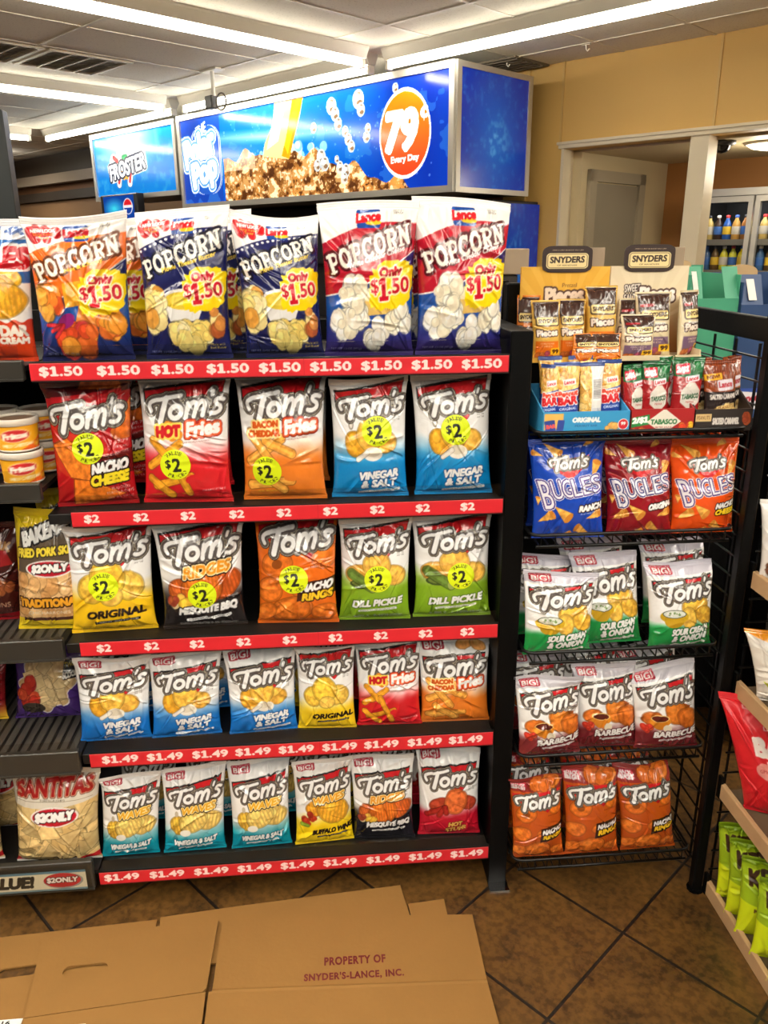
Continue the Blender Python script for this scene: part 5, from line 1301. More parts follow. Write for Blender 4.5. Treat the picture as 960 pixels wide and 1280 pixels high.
# bags standing second in line, glimpsed above and between the front ones
def rear(key, label, dx=.0, dy=.095, dz=.004, rz=0.0):
    src = fronts[key]
    c = copy_tree(src)
    for ch in list(c.children):
        if ch.name.startswith('price_sticker'): bpy.data.objects.remove(ch)
    c.location = src.location + G(dx, dy, dz); c.rotation_euler.z = src.rotation_euler.z + R(rz)
    c['label'] = label
    return c
for key, lab, dx, dz in (((0, 0), 'popcorn bag standing behind the orange banded one, a sliver showing at its right', .034, -.004), ((0, 1), 'dark blue popcorn bag glimpsed behind the second popcorn bag', .034, -.004), ((0, 2), 'dark blue popcorn bag glimpsed behind the middle popcorn bag', -.030, -.006), ((0, 3), 'popcorn bag hidden behind the left crimson banded one', .028, -.006), ((0, 4), 'popcorn bag hidden behind the rightmost crimson banded one', -.018, -.008),
     ((1, 0), 'dark red tortilla chip bag rising behind the stickered nacho cheese one', .018, .018), ((1, 1), 'hot fries bag standing behind the big stickered hot fries one', -.006, .010), ((1, 2), 'bacon cheddar fries bag standing behind the big stickered one', .008, .012),
     ((3, 0), 'small blue chip bag behind the first one on the fourth shelf', .012, .010), ((3, 1), 'small blue chip bag behind the second one on the fourth shelf', .022, .010), ((3, 2), 'small blue chip bag behind the third one on the fourth shelf', .014, .010), ((3, 3), 'small yellow chip bag behind the small original one', -.022, .002), ((3, 4), 'small hot fries bag behind the one on the fourth shelf', -.006, .012), ((3, 5), 'small bacon fries bag behind the rightmost one on the fourth shelf', -.010, .012),
     ((4, 0), 'small teal chip bag behind the leftmost one on the lowest shelf', .026, .022), ((4, 1), 'small teal chip bag behind the second one on the lowest shelf', .040, .018), ((4, 2), 'small teal chip bag behind the third one on the lowest shelf', .030, .018), ((4, 3), 'small yellow bottomed bag behind the buffalo one on the lowest shelf', .012, .012), ((4, 4), 'small mesquite bag behind the one on the lowest shelf', .004, .022), ((4, 5), 'small hot chip bag behind the rightmost one on the lowest shelf', -.02, .016)):
    rear(key, lab, dx, .095, dz)

# ------------------------------------------------------------------ goods on the left unit
def lz(i): return LZT[i] - .010
bag('chip_bag', 'chip bag', 'ruffles', 'blue, white and red cheddar ridged chip bag at the left picture edge', -.618, YF + .062, lz(0), .176, .262, .065, 300, R(2), taper=.96, roll=R(3), lean=.012)
bag('pork_rind_bag', 'snack bag', 'baken', 'yellow edged fried pork skin bag with red oval price', -.585, YF + .075, lz(2), .150, .268, .06, 301, R(-4), taper=1.0, roll=R(4), lean=.02, tilt=-.012)
bag('pork_rind_bag', 'snack bag', 'baken', 'yellow topped pork skin bag behind the one with the red oval price', -.560, YF + .175, lz(2), .150, .285, .06, 302, R(2), taper=1.0, roll=R(2), lean=.02)
bag('pork_rind_bag', 'snack bag', 'rind', 'dark red pork rind bag at the left edge in shadow', -.735, YF + .13, lz(2), .16, .225, .06, 303, R(3), roll=R(4), lean=.02)
bag('tortilla_chip_bag', 'chip bag', 'scoops', 'purple scoop chip bag with a window of chips and salsa', -.652, YF + .165, lz(3), .166, .176, .06, 304, R(0), taper=1.0, roll=R(4), lean=.02)
bag('chip_bag', 'chip bag', 'redchili', 'red and yellow chili chip bag beside the purple one at the left edge', -.826, YF + .165, lz(3), .165, .18, .06, 305, R(0), roll=R(4), lean=.02)
bag('tortilla_chip_bag', 'chip bag', 'santitas', 'clear and white tortilla chip bag with red oval two dollar price', -.642, YF + .056, .112, .205, .248, .085, 306, R(-2), taper=.98, roll=R(4.5), lean=.01)
bag('tortilla_chip_bag', 'chip bag', 'santitas', 'tortilla chip bag at the left edge, in front of another', -.868, YF + .062, .112, .205, .24, .085, 307, R(6), roll=R(4), lean=.01)
bag('tortilla_chip_bag', 'chip bag', 'santitas', 'tortilla chip bag at the left edge, the one further back', -.822, YF + .19, .112, .205, .25, .085, 308, R(0), roll=R(4), lean=.01)
def can_art(orange):
    A = .30; c = Canvas(A, (238, 170, 24) if orange else (206, 200, 206), px=900, seed=72)
    for x0 in (0, .5):
        if orange: c.poly([(x0 + .25, 0), (x0 + .5, 0), (x0 + .5, A * .6)], (226, 96, 20))
        else: c.poly([(x0, 0), (x0 + .5, 0), (x0 + .5, A * .4), (x0, A * .3)], (120, 60, 120))
        c.ell(x0 + .22, A * .60, .125, A * .27, (246, 220, 170), R(8)); c.ell(x0 + .22, A * .60, .115, A * .235, (200, 24, 30), R(8)); c.text('Fritos', x0 + .22, A * .60, .19, .065, (250, 240, 220), R(8), .15, (), .007)
        c.text('MILD CHEDDAR' if orange else 'BEAN DIP', x0 + .24, A * .22, .26, .038, (250, 236, 200) if orange else (240, 236, 240), R(6), 0, (), .003); c.blobs(x0 + .42, A * .22, .04, .03, 6, .025, [(236, 150, 30), (246, 190, 60)], 3)
    return c
CAN = {True: can_art(True), False: can_art(False)}
M_LID = mat('white_plastic_lid', (226, 216, 200), .35)
M_FOIL = mat('brown_lid_top', (150, 112, 84), .4, var=.2)
def can(label, x, y, z, orange, rz):
    t = gthing('dip_can', label, 'dip can', x, y, z, R(rz), 'cans of dip on the left unit')
    n = 56; r0, r1, h = .038, .0405, .049
    a = np.linspace(0, 2 * math.pi, n, endpoint=False); v = np.linspace(0, 1, 26)
    S = CAN[orange].sample(26, n * 2)[:, ::1]
    Rr = (r0 + (r1 - r0) * v)[:, None]
    P = np.stack([Rr * np.cos(a)[None], Rr * np.sin(a)[None], np.repeat((.004 + v * h)[:, None], n, 1)], -1)
    o = grid_mesh('label_wrap', P, CAN[orange].sample(26, n), M_CARD, t, True)
    mb = MB(); mb.lathe([(0, 0), (.037, 0), (.039, .003), (.038, .0045)], 40); mb.build('can_base', M_LID, t, True)
    mb = MB(); mb.lathe([(.0405, .052), (.0435, .053), (.0435, .064), (.0425, .066), (.039, .066), (.039, .061)], 40); mb.build('lid_rim', M_LID, t, True)
    mb = MB(); mb.lathe([(.0395, .060), (.02, .0605), (0, .0605)], 40); mb.build('lid_top', M_FOIL, t, True)
    return t
zc = lz(1) + .001
can('orange cheese dip can, lower front one beside the nacho cheese bag', -.592, YF + .058, zc, True, -150)
can('orange cheese dip can, upper front one stacked beside the nacho cheese bag', -.594, YF + .060, zc + .0665, True, -156)
can('grey dip can, lower one at the left picture edge', -.690, YF + .060, zc, False, -120)
can('grey dip can, upper one at the left picture edge', -.688, YF + .058, zc + .0665, False, -118)
can('dip can standing behind the orange pair, lower', -.575, YF + .155, zc, True, -150)
can('dip can standing behind the orange pair, upper', -.577, YF + .155, zc + .0665, True, -130)
can('grey dip can in the second row by the left edge, lower', -.668, YF + .155, zc, False, -150)
can('grey dip can in the second row by the left edge, upper', -.664, YF + .155, zc + .0665, False, -140)

# ------------------------------------------------------------------ black wire rack on the right
YR = 1.54
RX0, RX1 = .437, .905
RK = gthing('wire_rack', 'black wire snack rack between the red striped shelves and the wooden edged shelves', 'rack', (RX0 + RX1) / 2, YR, 0)
rc = (RX0 + RX1) / 2; rw = (RX1 - RX0) / 2
def post(x, y, z1, w=.018):
    mb = MB(); mb.box(x - w, x + w, y - w, y + w, .004, z1, c=.003)
    p = mb.build('post', M_BLACK, RK)
    mb = MB(); mb.lathe([(0, 0), (.02, 0), (.02, .005), (0, .006)], 12, cx=x, cy=y); mb.build('levelling_foot', M_BLACK, p)
post(rw - .016, -.024, 1.37, .0125); post(-rw + .016, .30, 1.42); post(rw - .010, .43, 1.37); post(-rw + .016, .43, 1.42)
mb = MB(); mb.box(rw - .016, rw - .002, -.02, .43, 1.315, 1.362, c=.002); mb.build('top_bar', M_BLACK, RK)
mb = MB()
for k in range(27): mb.tube([(rw - .012, -.005, .06 + k * .047), (rw - .012, .43, .06 + k * .047)], .0026, 5)
for k in range(5): mb.tube([(rw - .009, .03 + k * .095, .05), (rw - .009, .03 + k * .095, 1.31)], .0032, 5)
mb.build('side_grid', M_WIRE, RK)
mb = MB(); mb.box(-rw, rw, .435, .442, .04, 1.25); mb.build('back_panel', M_DARKBACK, RK)
RZ = [1.132, .905, .632, .368, .076]
for i, z in enumerate(RZ):
    mb = MB()
    for k in range(22): mb.tube([(-rw + .02 + k * (2 * rw - .05) / 21, .0, z), (-rw + .02 + k * (2 * rw - .05) / 21, .42, z)], .002, 5)
    for y in (.06, .16, .27, .38): mb.tube([(-rw + .004, y, z - .004), (rw - .02, y, z - .004)], .003, 5)
    sh = mb.build('wire_shelf', M_WIRE, RK)
    hi = z + (.012 if i == 0 else .022)
    mb = MB(); xs0, xs1 = -rw + .003, rw - .028
    mb.tube([(xs0, .42, hi), (xs0, .015, hi), (xs0 + .008, .004, hi), (xs0 + .02, 0, hi), (xs1 - .02, 0, hi), (xs1 - .008, .004, hi), (xs1, .015, hi), (xs1, .42, hi)], .0038, 6)
    mb.tube([(xs0 + .01, 0, z - .003), (xs1 - .01, 0, z - .003)], .0038, 6)
    mb.build('front_rail', M_WIRE, sh, True)
    mb = MB()
    zz = []
    for k in range(14):
        x = xs0 + .02 + k * (xs1 - xs0 - .04) / 13
        zz += [(x, -.001, z - .003), (x, -.001, hi)] if k % 2 == 0 else [(x, -.001, hi), (x, -.001, z - .003)]
    mb.tube(zz, .002, 5)
    mb.build('fence_wires', M_WIRE, sh)
mb = MB()
for k in range(20): mb.tube([(-rw + .02 + k * .023, .13, 1.262), (-rw + .02 + k * .023, .42, 1.262)], .002, 5)
mb.tube([(-rw + .01, .13, 1.262), (rw - .02, .13, 1.262)], .0035, 6); mb.tube([(-rw + .01, .4, 1.258), (rw - .02, .4, 1.258)], .0035, 6)
sh = mb.build('wire_shelf', M_WIRE, RK)

RB = [
 ('cracker_bag', 'bug_ranch', 'royal blue horn-shaped corn snack bag on the wire rack', .527, .022, RZ[1], .163, .214, .96, .008, -3.2, .06),
 ('cracker_bag', 'bug_orig', 'maroon horn-shaped corn snack bag in the middle of the wire rack shelf', .684, .026, RZ[1], .152, .208, .96, -.004, -4.5, .06),
 ('cracker_bag', 'bug_nacho', 'bright orange horn-shaped corn snack bag on the wire rack', .822, .024, RZ[1], .156, .200, .90, .008, -2.4, .06),
 ('chip_bag', 'sco', 'green bottomed sour cream chip bag, left front one on the wire rack', .519, .020, RZ[2], .172, .194, .90, -.018, .8, .055),
 ('chip_bag', 'sco', 'green bottomed sour cream chip bag, middle one tucked behind its left neighbour', .656, .058, RZ[2], .158, .216, .94, -.001, -7.0, .05),
 ('chip_bag', 'sco', 'green bottomed sour cream chip bag, right front one on the wire rack', .803, .022, RZ[2], .164, .200, .92, -.005, -3.2, .055),
 ('chip_bag', 'bbq', 'maroon bottomed barbecue chip bag, left one on the wire rack', .519, .022, RZ[3], .162, .200, .94, -.009, -2.8, .055),
 ('chip_bag', 'bbq', 'maroon bottomed barbecue chip bag, middle one on the wire rack', .664, .040, RZ[3], .152, .212, .96, .006, -5.1, .055),
 ('chip_bag', 'bbq', 'maroon bottomed barbecue chip bag, right tilted one on the wire rack', .800, .022, RZ[3], .158, .205, .98, .034, -6.0, .055),
 ('chip_bag', 'rings_s', 'small orange nacho rings bag, leftmost on the lowest wire shelf beside the black end panel', .509, .022, RZ[4], .132, .226, .98, .002, -4.2, .055),
 ('chip_bag', 'rings_s', 'small orange nacho rings bag, middle one on the lowest wire shelf', .642, .022, RZ[4], .142, .238, .96, -.016, -3.6, .055),
 ('chip_bag', 'rings_s', 'small orange nacho rings bag, right one on the lowest wire shelf', .786, .024, RZ[4], .142, .232, 1.0, -.004, -6.8, .055)]
for n, (nm, k, lab, x, dy, z, w, h, tp, tilt, roll, t) in enumerate(RB):
    fronts['r', n] = bag(nm, 'chip bag' if nm == 'chip_bag' else 'snack bag', k, lab, x, YR + dy + .012, z + .003, w, h, t, 400 + n, R(((n * 29) % 7) - 3), None, None, taper=tp, tilt=tilt, roll=R(roll), lean=.02, flop=.01 * ((n % 3) - 1), sag=-.004 * (n % 2), nfold=24)
for key, lab, dx, dy, dz in ((('r', 0), 'blue corn snack bag behind the royal blue one', .012, .09, -.004), (('r', 2), 'orange corn snack bag behind the bright orange one', .006, .09, -.01), (('r', 1), 'maroon corn snack bag behind the middle one', .0, .09, .006),
    (('r', 3), 'sour cream chip bag behind the left front one', -.010, .075, .012), (('r', 4), 'sour cream chip bag standing behind the middle one', -.004, .08, .006), (('r', 5), 'sour cream chip bag behind the right front one', .018, .085, .022),
    (('r', 6), 'barbecue chip bag behind the left one on the wire rack', -.010, .08, .020), (('r', 7), 'barbecue chip bag behind the middle one on the wire rack', -.012, .085, .018), (('r', 8), 'barbecue chip bag behind the tilted right one', -.014, .08, .016),
    (('r', 9), 'nacho rings bag behind the leftmost one on the lowest wire shelf', -.004, .08, .022), (('r', 10), 'nacho rings bag behind the middle one on the lowest wire shelf', .016, .08, .012), (('r', 11), 'nacho rings bag behind the right one on the lowest wire shelf', -.022, .08, .018)):
    rear(key, lab, dx, dy, dz)

# cartons of small packs on the rack's upper shelf
def carton(label, x0, x1, y0, d, z0, hf, hb, cf, front_col, back_col):
    t = gthing('display_carton', label, 'carton', (x0 + x1) / 2, y0, z0)
    w = x1 - x0; m = mat('carton_%d_%d_%d' % front_col, front_col, .55)
    mb = MB(); mb.box(-w / 2, w / 2, 0, .003, 0, hf); mb.box(-w / 2, w / 2, d - .003, d, 0, hb); mb.box(-w / 2 + .0, w / 2, .003, d - .003, 0, .003)
    for sx in (-1, 1):
        x = sx * (w / 2 - .0015)
        mb.add([(x - .0015, .003, .003), (x - .0015, d - .003, .003), (x - .0015, d - .003, hb), (x - .0015, .003, hf), (x + .0015, .003, .003), (x + .0015, d - .003, .003), (x + .0015, d - .003, hb), (x + .0015, .003, hf)], [(0, 1, 2, 3), (7, 6, 5, 4), (0, 3, 7, 4), (1, 5, 6, 2), (3, 2, 6, 7), (0, 4, 5, 1)])
    mb.build('tray', m, t)
    panel_print('front_print', cf, (-w / 2 + .001, -.0012, .0015), (w - .002, 0, 0), (0, 0, hf - .003), 150, 44, M_CARD, t)
    return t
def carton_art(k):
    if k == 0:
        c = Canvas(.30, (52, 146, 196), px=520, seed=80); c.rrect(.12, .18, .22, .22, .01, (226, 178, 90)); c.rrect(.08, .12, .12, .16, .01, (46, 70, 150), R(8)); c.text('BAR', .09, .12, .10, .05, (226, 80, 70), R(8), 0, (), .005); c.rrect(.20, .13, .08, .15, .01, (46, 70, 150), R(-6))
        c.text('ORIGINAL', .50, .20, .32, .062, WHITE, 0, .1, (), .006); c.text('PEANUT BAR', .50, .12, .26, .024, (30, 70, 130)); c.blobs(.80, .10, .08, .03, 4, .04, [(216, 156, 76), (226, 170, 90)], 2); c.ell(.93, .13, .062, .075, WHITE); c.ell(.93, .13, .055, .066, (196, 30, 40)); c.text('99', .93, .14, .05, .04, WHITE, 0, 0, (), .004)
    elif k == 1:
        c = Canvas(.42, (160, 24, 26), px=400, seed=81); c.poly([(0, .28), (.28, .34), (.30, .16), (0, .10)], (30, 130, 60)); c.text('2/$1', .14, .23, .24, .11, WHITE, R(5), .1, (), .012); c.poly([(.24, .20), (.52, .44), (.80, .20), (.52, -.02)], (226, 220, 206)); c.text('TABASCO', .52, .20, .42, .085, (40, 110, 60), 0, 0, (), .006); c.text('PEPPER SAUCE', .52, .10, .26, .03, (150, 40, 40)); c.blobs(.9, .12, .12, .06, 8, .05, [(226, 176, 40), (206, 60, 30)], 3); c.blobs(.12, .04, .12, .03, 6, .04, [(176, 60, 30), (206, 110, 50)], 4)
    else:
        c = Canvas(.34, (46, 38, 34), px=400, seed=82); c.rrect(.14, .22, .28, .12, .01, (206, 176, 120)); c.text('PEANUTS', .14, .22, .22, .06, (90, 60, 30)); c.text('SALTED CARAMEL', .54, .16, .46, .10, (216, 208, 200), 0, 0, (), .008); c.blobs(.89, .19, .06, .06, 7, .055, [(150, 60, 30), (176, 80, 40)], 5)
    return c
zc0 = RZ[0] + .004
carton('pale blue open carton holding peanut bars', .452, .630, YR + .008, .13, zc0, .048, .085, carton_art(0), (52, 146, 196), (52, 146, 196))
carton('red open carton holding hot sauce peanut packs', .633, .764, YR + .008, .13, zc0, .050, .095, carton_art(1), (150, 28, 28), (150, 28, 28))
carton('black open carton holding salted caramel peanut packs', .767, .888, YR + .010, .13, zc0, .046, .11, carton_art(2), (52, 36, 30), (52, 36, 30))
def pack(kind, name, label, x, y, z, w, h, t=.02, seed=1, rz=0.0, roll=0.0, cat='snack pack', group=None, lean=.02, **kw):
    return bag(name, cat, kind, label, x, y, z, w, h, t, seed, R(rz), None, group, roll=R(roll), lean=lean, nu=56, nv=92, nfold=10, fold=.6, taper=.97, **kw)
zp = zc0 + .004
for i, (k, lab, x, dy, w, h, rz, roll) in enumerate((
    ('peanut', 'peanut bar leftmost in the pale blue carton, half hidden by the end panel', .472, .028, .040, .132, -16, 0), ('peanut', 'peanut bar with red lettering, second in the pale blue carton', .508, .026, .054, .136, -4, 0),
    ('peanut_back', 'peanut bar turned to show its bar code', .558, .030, .054, .134, 8, 3), ('peanut', 'peanut bar at the right end of the pale blue carton', .604, .040, .050, .138, -3, -1),
    ('peanut', 'peanut bar in the second row behind the left bars', .490, .075, .052, .142, 2, 0), ('peanut', 'peanut bar in the second row behind the bar code one', .552, .078, .052, .142, -3, 0))):
    pack(k, 'peanut_bar', lab, x, YR + .012 + dy, zp, w, h, .018, 500 + i, rz, roll, 'peanut bar', 'peanut bars in the pale blue carton')
for i, (lab, x, dy, w, h, rz, roll) in enumerate((('hot sauce peanut pack at the left end of the red carton', .652, .032, .052, .128, 10, 1), ('hot sauce peanut pack in front in the red carton, facing forward', .690, .026, .058, .134, -4, 2), ('hot sauce peanut pack turned sideways in the red carton', .722, .045, .052, .140, 30, 10), ('hot sauce peanut pack rightmost, leaning over the black carton', .752, .024, .064, .142, -6, 4))):
    pack('hotsauce', 'peanut_pack', lab, x, YR + .012 + dy, zp, w, h, .022, 520 + i, rz, roll, 'peanut pack', 'hot sauce peanut packs')
for i, (lab, x, dy, w, h, rz, roll) in enumerate((('salted caramel pack mostly hidden behind the front one', .800, .06, .06, .136, 0, 0), ('salted caramel pack in front in the black carton', .836, .030, .078, .134, 6, -2), ('salted caramel pack at the right end of the black carton', .868, .055, .06, .138, 24, 4))):
    pack('caramel', 'peanut_pack', lab, x, YR + .012 + dy, zp, w, h, .024, 540 + i, rz, roll, 'peanut pack', 'salted caramel peanut packs')
# display cartons at the top with their header cards
def header_art(gold):
    c = Canvas(1.0, (222, 168, 50) if gold else (222, 206, 172), px=420, seed=83)
    c.vgrad(0, .95 if gold else .8, (206, 140, 30) if gold else (150, 92, 40), .2)
    for a in range(-60, 61, 15): c.put(c.polymask([(.5, .3), (.5 + 1.2 * math.sin(R(a)), .3 + 1.2 * math.cos(R(a))), (.5 + 1.2 * math.sin(R(a + 6)), .3 + 1.2 * math.cos(R(a + 6)))]), (240, 196, 90) if gold else (236, 222, 192), .3)
    if gold: c.text('Pretzel', .55, .80, .16, .045, (100, 56, 20))
    else: c.text('SWEET', .29, .76, .20, .08, (240, 232, 220), R(4), 0, [(.010, (50, 34, 30))], .003); c.text('SALTY', .29, .655, .20, .08, (240, 232, 220), R(4), 0, [(.010, (50, 34, 30))], .003)
    c.text('Pieces', .50 if gold else .62, .69, .42 if gold else .44, .17, (236, 214, 190) if gold else (240, 236, 230), R(3), .0, [(.020, (70, 36, 26))], .012)
    return c
def plaque_art():
    c = Canvas(.62, (46, 28, 22), px=300, seed=84); c.rrect(.5, .27, .84, .36, .08, (226, 206, 150)); c.rrect(.5, .27, .80, .32, .07, (60, 38, 30)); c.rrect(.5, .27, .78, .30, .06, (228, 208, 152)); c.text('SNYDERS', .5, .30, .68, .14, (46, 28, 22), R(1), .06, (), .009); c.text('OF HANOVER', .5, .17, .40, .035, (90, 64, 40)); c.text("AMERICA'S PRETZEL BAKERY SINCE 1909", .5, .52, .62, .03, (206, 190, 160)); return c
def header_carton(label, x0, x1, y, z0, gold, px0, px1, pz0, pz1):
    t = gthing('display_carton', label, 'carton', (x0 + x1) / 2, y, z0)
    w = x1 - x0; m = mat('carton_gold' if gold else 'carton_cream', (214, 160, 48) if gold else (214, 196, 160), .55)
    mb = MB(); mb.box(-w / 2, w / 2, 0, .004, 0, .188); mb.build('header_card', m, t)
    panel_print('header_print', header_art(gold), (-w / 2 + .001, -.001, .0), (w - .002, 0, 0), (0, 0, .187), 140, 130, M_CARD, t)
    mb = MB(); mb.box(-w / 2, w / 2, -.10, -.097, 0, .010); mb.box(-w / 2, w / 2, -.097, 0, 0, .003); mb.box(-w / 2, -w / 2 + .003, -.097, 0, .003, .02); mb.box(w / 2 - .003, w / 2, -.097, 0, .003, .02); mb.build('tray', m, t)
    cx = (x0 + x1) / 2
    # plaque standing up over the card: rounded outline
    pw, ph = (px1 - px0) / 2, (pz1 - pz0) / 2; pcx, pcz = (px0 + px1) / 2 - cx, (pz0 + pz1) / 2 - z0
    pr = plaque_art()
    nr_, na_ = 14, 72; rr = np.linspace(0, 1, nr_)[:, None]; aa = np.linspace(0, 2 * math.pi, na_, endpoint=False)[None]
    ex = np.sign(np.cos(aa)) * np.abs(np.cos(aa)) ** .42; ez = np.sign(np.sin(aa)) * np.abs(np.sin(aa)) ** .42
    S = pr.a
    nu, nv = 120, 76
    # grid clipped to a rounded rectangle by pulling the corners in
    U, V = np.meshgrid(np.linspace(-1, 1, nu), np.linspace(-1, 1, nv))
    q = 1 - .16 * (np.abs(U) ** 6 * np.abs(V) ** 6)
    P = np.stack([pcx + U * q * pw, np.full_like(U, -.0035), pcz + V * q * ph], -1)
    grid_mesh('plaque', P, pr.sample(nv, nu), M_CARD, t)
    mb = MB(); n = 20
    ring_ = [(pcx + pw * .99 * math.copysign(abs(math.cos(a)) ** .4, math.cos(a)), pcz + ph * .99 * math.copysign(abs(math.sin(a)) ** .4, math.sin(a))) for a in [2 * math.pi * i / 40 for i in range(40)]]
    mb.add([(x, -.003, z) for x, z in ring_] + [(x, .002, z) for x, z in ring_], [tuple(range(40)), tuple(range(79, 39, -1))] + [(i, (i + 1) % 40, 40 + (i + 1) % 40, 40 + i) for i in range(40)])
    mb.build('plaque_back', mat('plaque_brown', (50, 32, 26), .5), t)
    mb = MB(); mb.box(w * .18, w * .44, .006, .009, .16, .226, c=.001); mb.build('back_flap', M_TAUPE, t)
    return t
ZT2 = 1.268
header_carton('golden display carton with dark plaque, left one on top of the wire rack', .446, .640, 1.752, ZT2, True, .490, .598, 1.444, 1.498)
header_carton('cream display carton with dark plaque, right one on top of the wire rack', .643, .817, 1.756, ZT2, False, .670, .781, 1.444, 1.500)
yp = 1.69
for i, (k, lab, x, dy, z, w, h, rz, roll) in enumerate((
    ('pz_gold', 'gold pretzel pack leftmost of the upright three', .492, 0, 0, .064, .122, 0, -1), ('pz_gold', 'gold pretzel pack in the middle of the upright three', .548, .004, 0, .062, .124, -6, -2), ('pz_gold', 'tall gold pretzel pack beside the cream packs', .614, .012, .012, .070, .138, -3, -1),
    ('pz_orange', 'orange edged pretzel pack at the far left behind the gold ones', .458, .040, 0, .05, .130, -20, 0), ('pz_orange', 'orange pretzel pack slumped low before the middle gold one', .560, -.035, -.004, .062, .060, 6, 14), ('pz_orange', 'orange pretzel pack slumped low before the tall gold one', .614, -.035, -.006, .064, .062, -4, -3),
    ('pz_cream', 'cream pretzel pack tilted behind its neighbours', .668, .030, 0, .068, .122, -6, 12), ('pz_cream', 'cream pretzel pack in front with a red corner flash', .682, -.012, 0, .078, .092, 0, 5), ('pz_cream', 'cream pretzel pack standing upright with a price square', .730, .012, 0, .080, .136, -2, -2), ('pz_cream', 'cream pretzel pack turned sideways at the right end', .802, .010, 0, .070, .138, 34, 8))):
    pack(k, 'pretzel_pack', lab, x, yp + dy, ZT2 + z, w, h, .028, 560 + i, rz, roll, 'pretzel pack', None)
# loose things seen past the rack
def open_carton(label, x0, x1, y, z0, z1, col, colname, notch=True):
    t = gthing('shipping_carton', label, 'carton', (x0 + x1) / 2, y, z0)
    w, h, d = x1 - x0, z1 - z0, .22; m = mat(colname, col, .5, var=.06)
    mb = MB()
    # front with a scooped top edge
    zs = h * .70
    mb.add([(-w / 2, 0, 0), (w / 2, 0, 0), (w / 2, 0, h * .80), (-w / 2, 0, h * .80), (-w / 2, .003, 0), (w / 2, .003, 0), (w / 2, .003, h * .80), (-w / 2, .003, h * .80)], [(0, 1, 2, 3), (7, 6, 5, 4), (0, 4, 5, 1), (1, 5, 6, 2), (2, 6, 7, 3), (3, 7, 4, 0)])
    mb.box(-w / 2, w / 2, d - .003, d, 0, h); mb.box(-w / 2, -w / 2 + .003, .003, d - .003, 0, h * .95); mb.box(w / 2 - .003, w / 2, .003, d - .003, 0, h * .95); mb.box(-w / 2, w / 2, .003, d - .003, 0, .003)
    mb.build('carton_body', m, t)
    for sx in (-1, 1):
        x = sx * w * .36
        mb = MB(); s = w * .14
        mb.add([(x - s, .001, h * .80), (x + s, .001, h * .80), (x + s * 1.1, .035, h * 1.0), (x - s * 1.1, .035, h * 1.0), (x - s, .004, h * .80), (x + s, .004, h * .80), (x + s * 1.1, .038, h * 1.0), (x - s * 1.1, .038, h * 1.0)], [(0, 1, 2, 3), (7, 6, 5, 4), (0, 4, 5, 1), (1, 5, 6, 2), (2, 6, 7, 3), (3, 7, 4, 0)]); mb.build('shoulder_flap', m, t)
    mb = MB(); mb.add([(-w * .36 - w * .05, -.0005 + .001, h * .83), (-w * .36 + w * .05, .0, h * .83), (-w * .36 + w * .05, .029, h * .97), (-w * .36 - w * .05, .029, h * .97)], [(0, 1, 2, 3)]); mb.build('bar_code_label', mat('white_label', (226, 222, 214), .6), t)
    n = 12; rim = [(-w * .20, h * .62), (w * .20, h * .62)] + [(w * .22 * math.cos(a), h * 1.0 + w * .10 * math.sin(a)) for a in [math.pi * i / n for i in range(n + 1)]]
    mb = MB(); q = len(rim); mb.add([(x, d - .008, z) for x, z in rim] + [(x, d - .004, z) for x, z in rim], [tuple(range(q)), tuple(range(2 * q - 1, q - 1, -1))] + [(i, (i + 1) % q, q + (i + 1) % q, q + i) for i in range(q)]); mb.build('back_tongue', mat('kraft_back', (176, 146, 104), .7), t)
    if 'blue' in colname:
        mb = MB(); mb.lathe([(0, -.0015), (.016, -.0015), (.016, 0)], 16); o = mb.build('hand_hole', mat('hole_pale', (206, 200, 190), .6), t); o.rotation_euler = (R(90), 0, 0); o.location = (w * .1, 0, h * .72); o.scale = (1, .6, 1)
        cl = Canvas(.8, (226, 222, 224), px=160, seed=90); cl.text('Lance', .5, .42, .8, .28, (176, 40, 56), R(8), .1, (), .02); cl.poly([(0, .8), (1, .8), (1, .62), (0, .7)], (40, 70, 150))
        panel_print('logo_print', cl, (-w * .42, -.001, h * .06), (.07, 0, 0), (0, 0, .056), 50, 40, M_CARD, t)
    return t
open_carton('green open carton behind the right end of the wire rack', .957, 1.090, 2.04, 1.06, 1.445, (62, 146, 112), 'carton_green')
open_carton('dark blue open carton beside the green one at the right picture edge', 1.093, 1.30, 2.03, 1.06, 1.425, (34, 62, 104), 'carton_blue')
t = gthing('display_stand', 'dark stand carrying the green and blue cartons, behind the wire rack', 'stand', 1.12, 2.02, 0)
mb = MB(); mb.box(-.185, .20, 0, .30, 1.03, 1.06); mb.build('top_board', M_DECK, t)
mb = MB(); mb.box(-.185, -.165, .02, .30, 0, 1.03); mb.box(.18, .20, .02, .30, 0, 1.03); mb.build('side_board', M_DECK, t)
mb = MB(); mb.box(-.165, .18, .28, .30, 0, 1.03); mb.build('back_board', M_DARKBACK, t)
t = gthing('plain_carton', 'plain taupe carton behind the rightmost popcorn bag', 'carton', .46, 2.005, 0)
mb = MB(); mb.box(-.13, .069, 0, .09, 1.432, 1.492, c=.002); mb.build('carton_back', M_TAUPE, t)
mb = MB(); mb.box(-.13, .045, .01, .09, 1.0, 1.431, c=.002); mb.build('carton_body', mat('carton_dark', (44, 38, 36), .5), t)
cl = Canvas(.5, (206, 190, 150), px=200, seed=91); cl.rrect(.5, .25, .98, .46, .05, (226, 212, 176)); cl.text('SNYDERS', .5, .25, .86, .24, (46, 32, 26), 0, 0, (), .02)
panel_print('carton_print', cl, (-.07, .008, 1.345), (.112, 0, 0), (0, 0, .042), 60, 30, M_CARD, t)
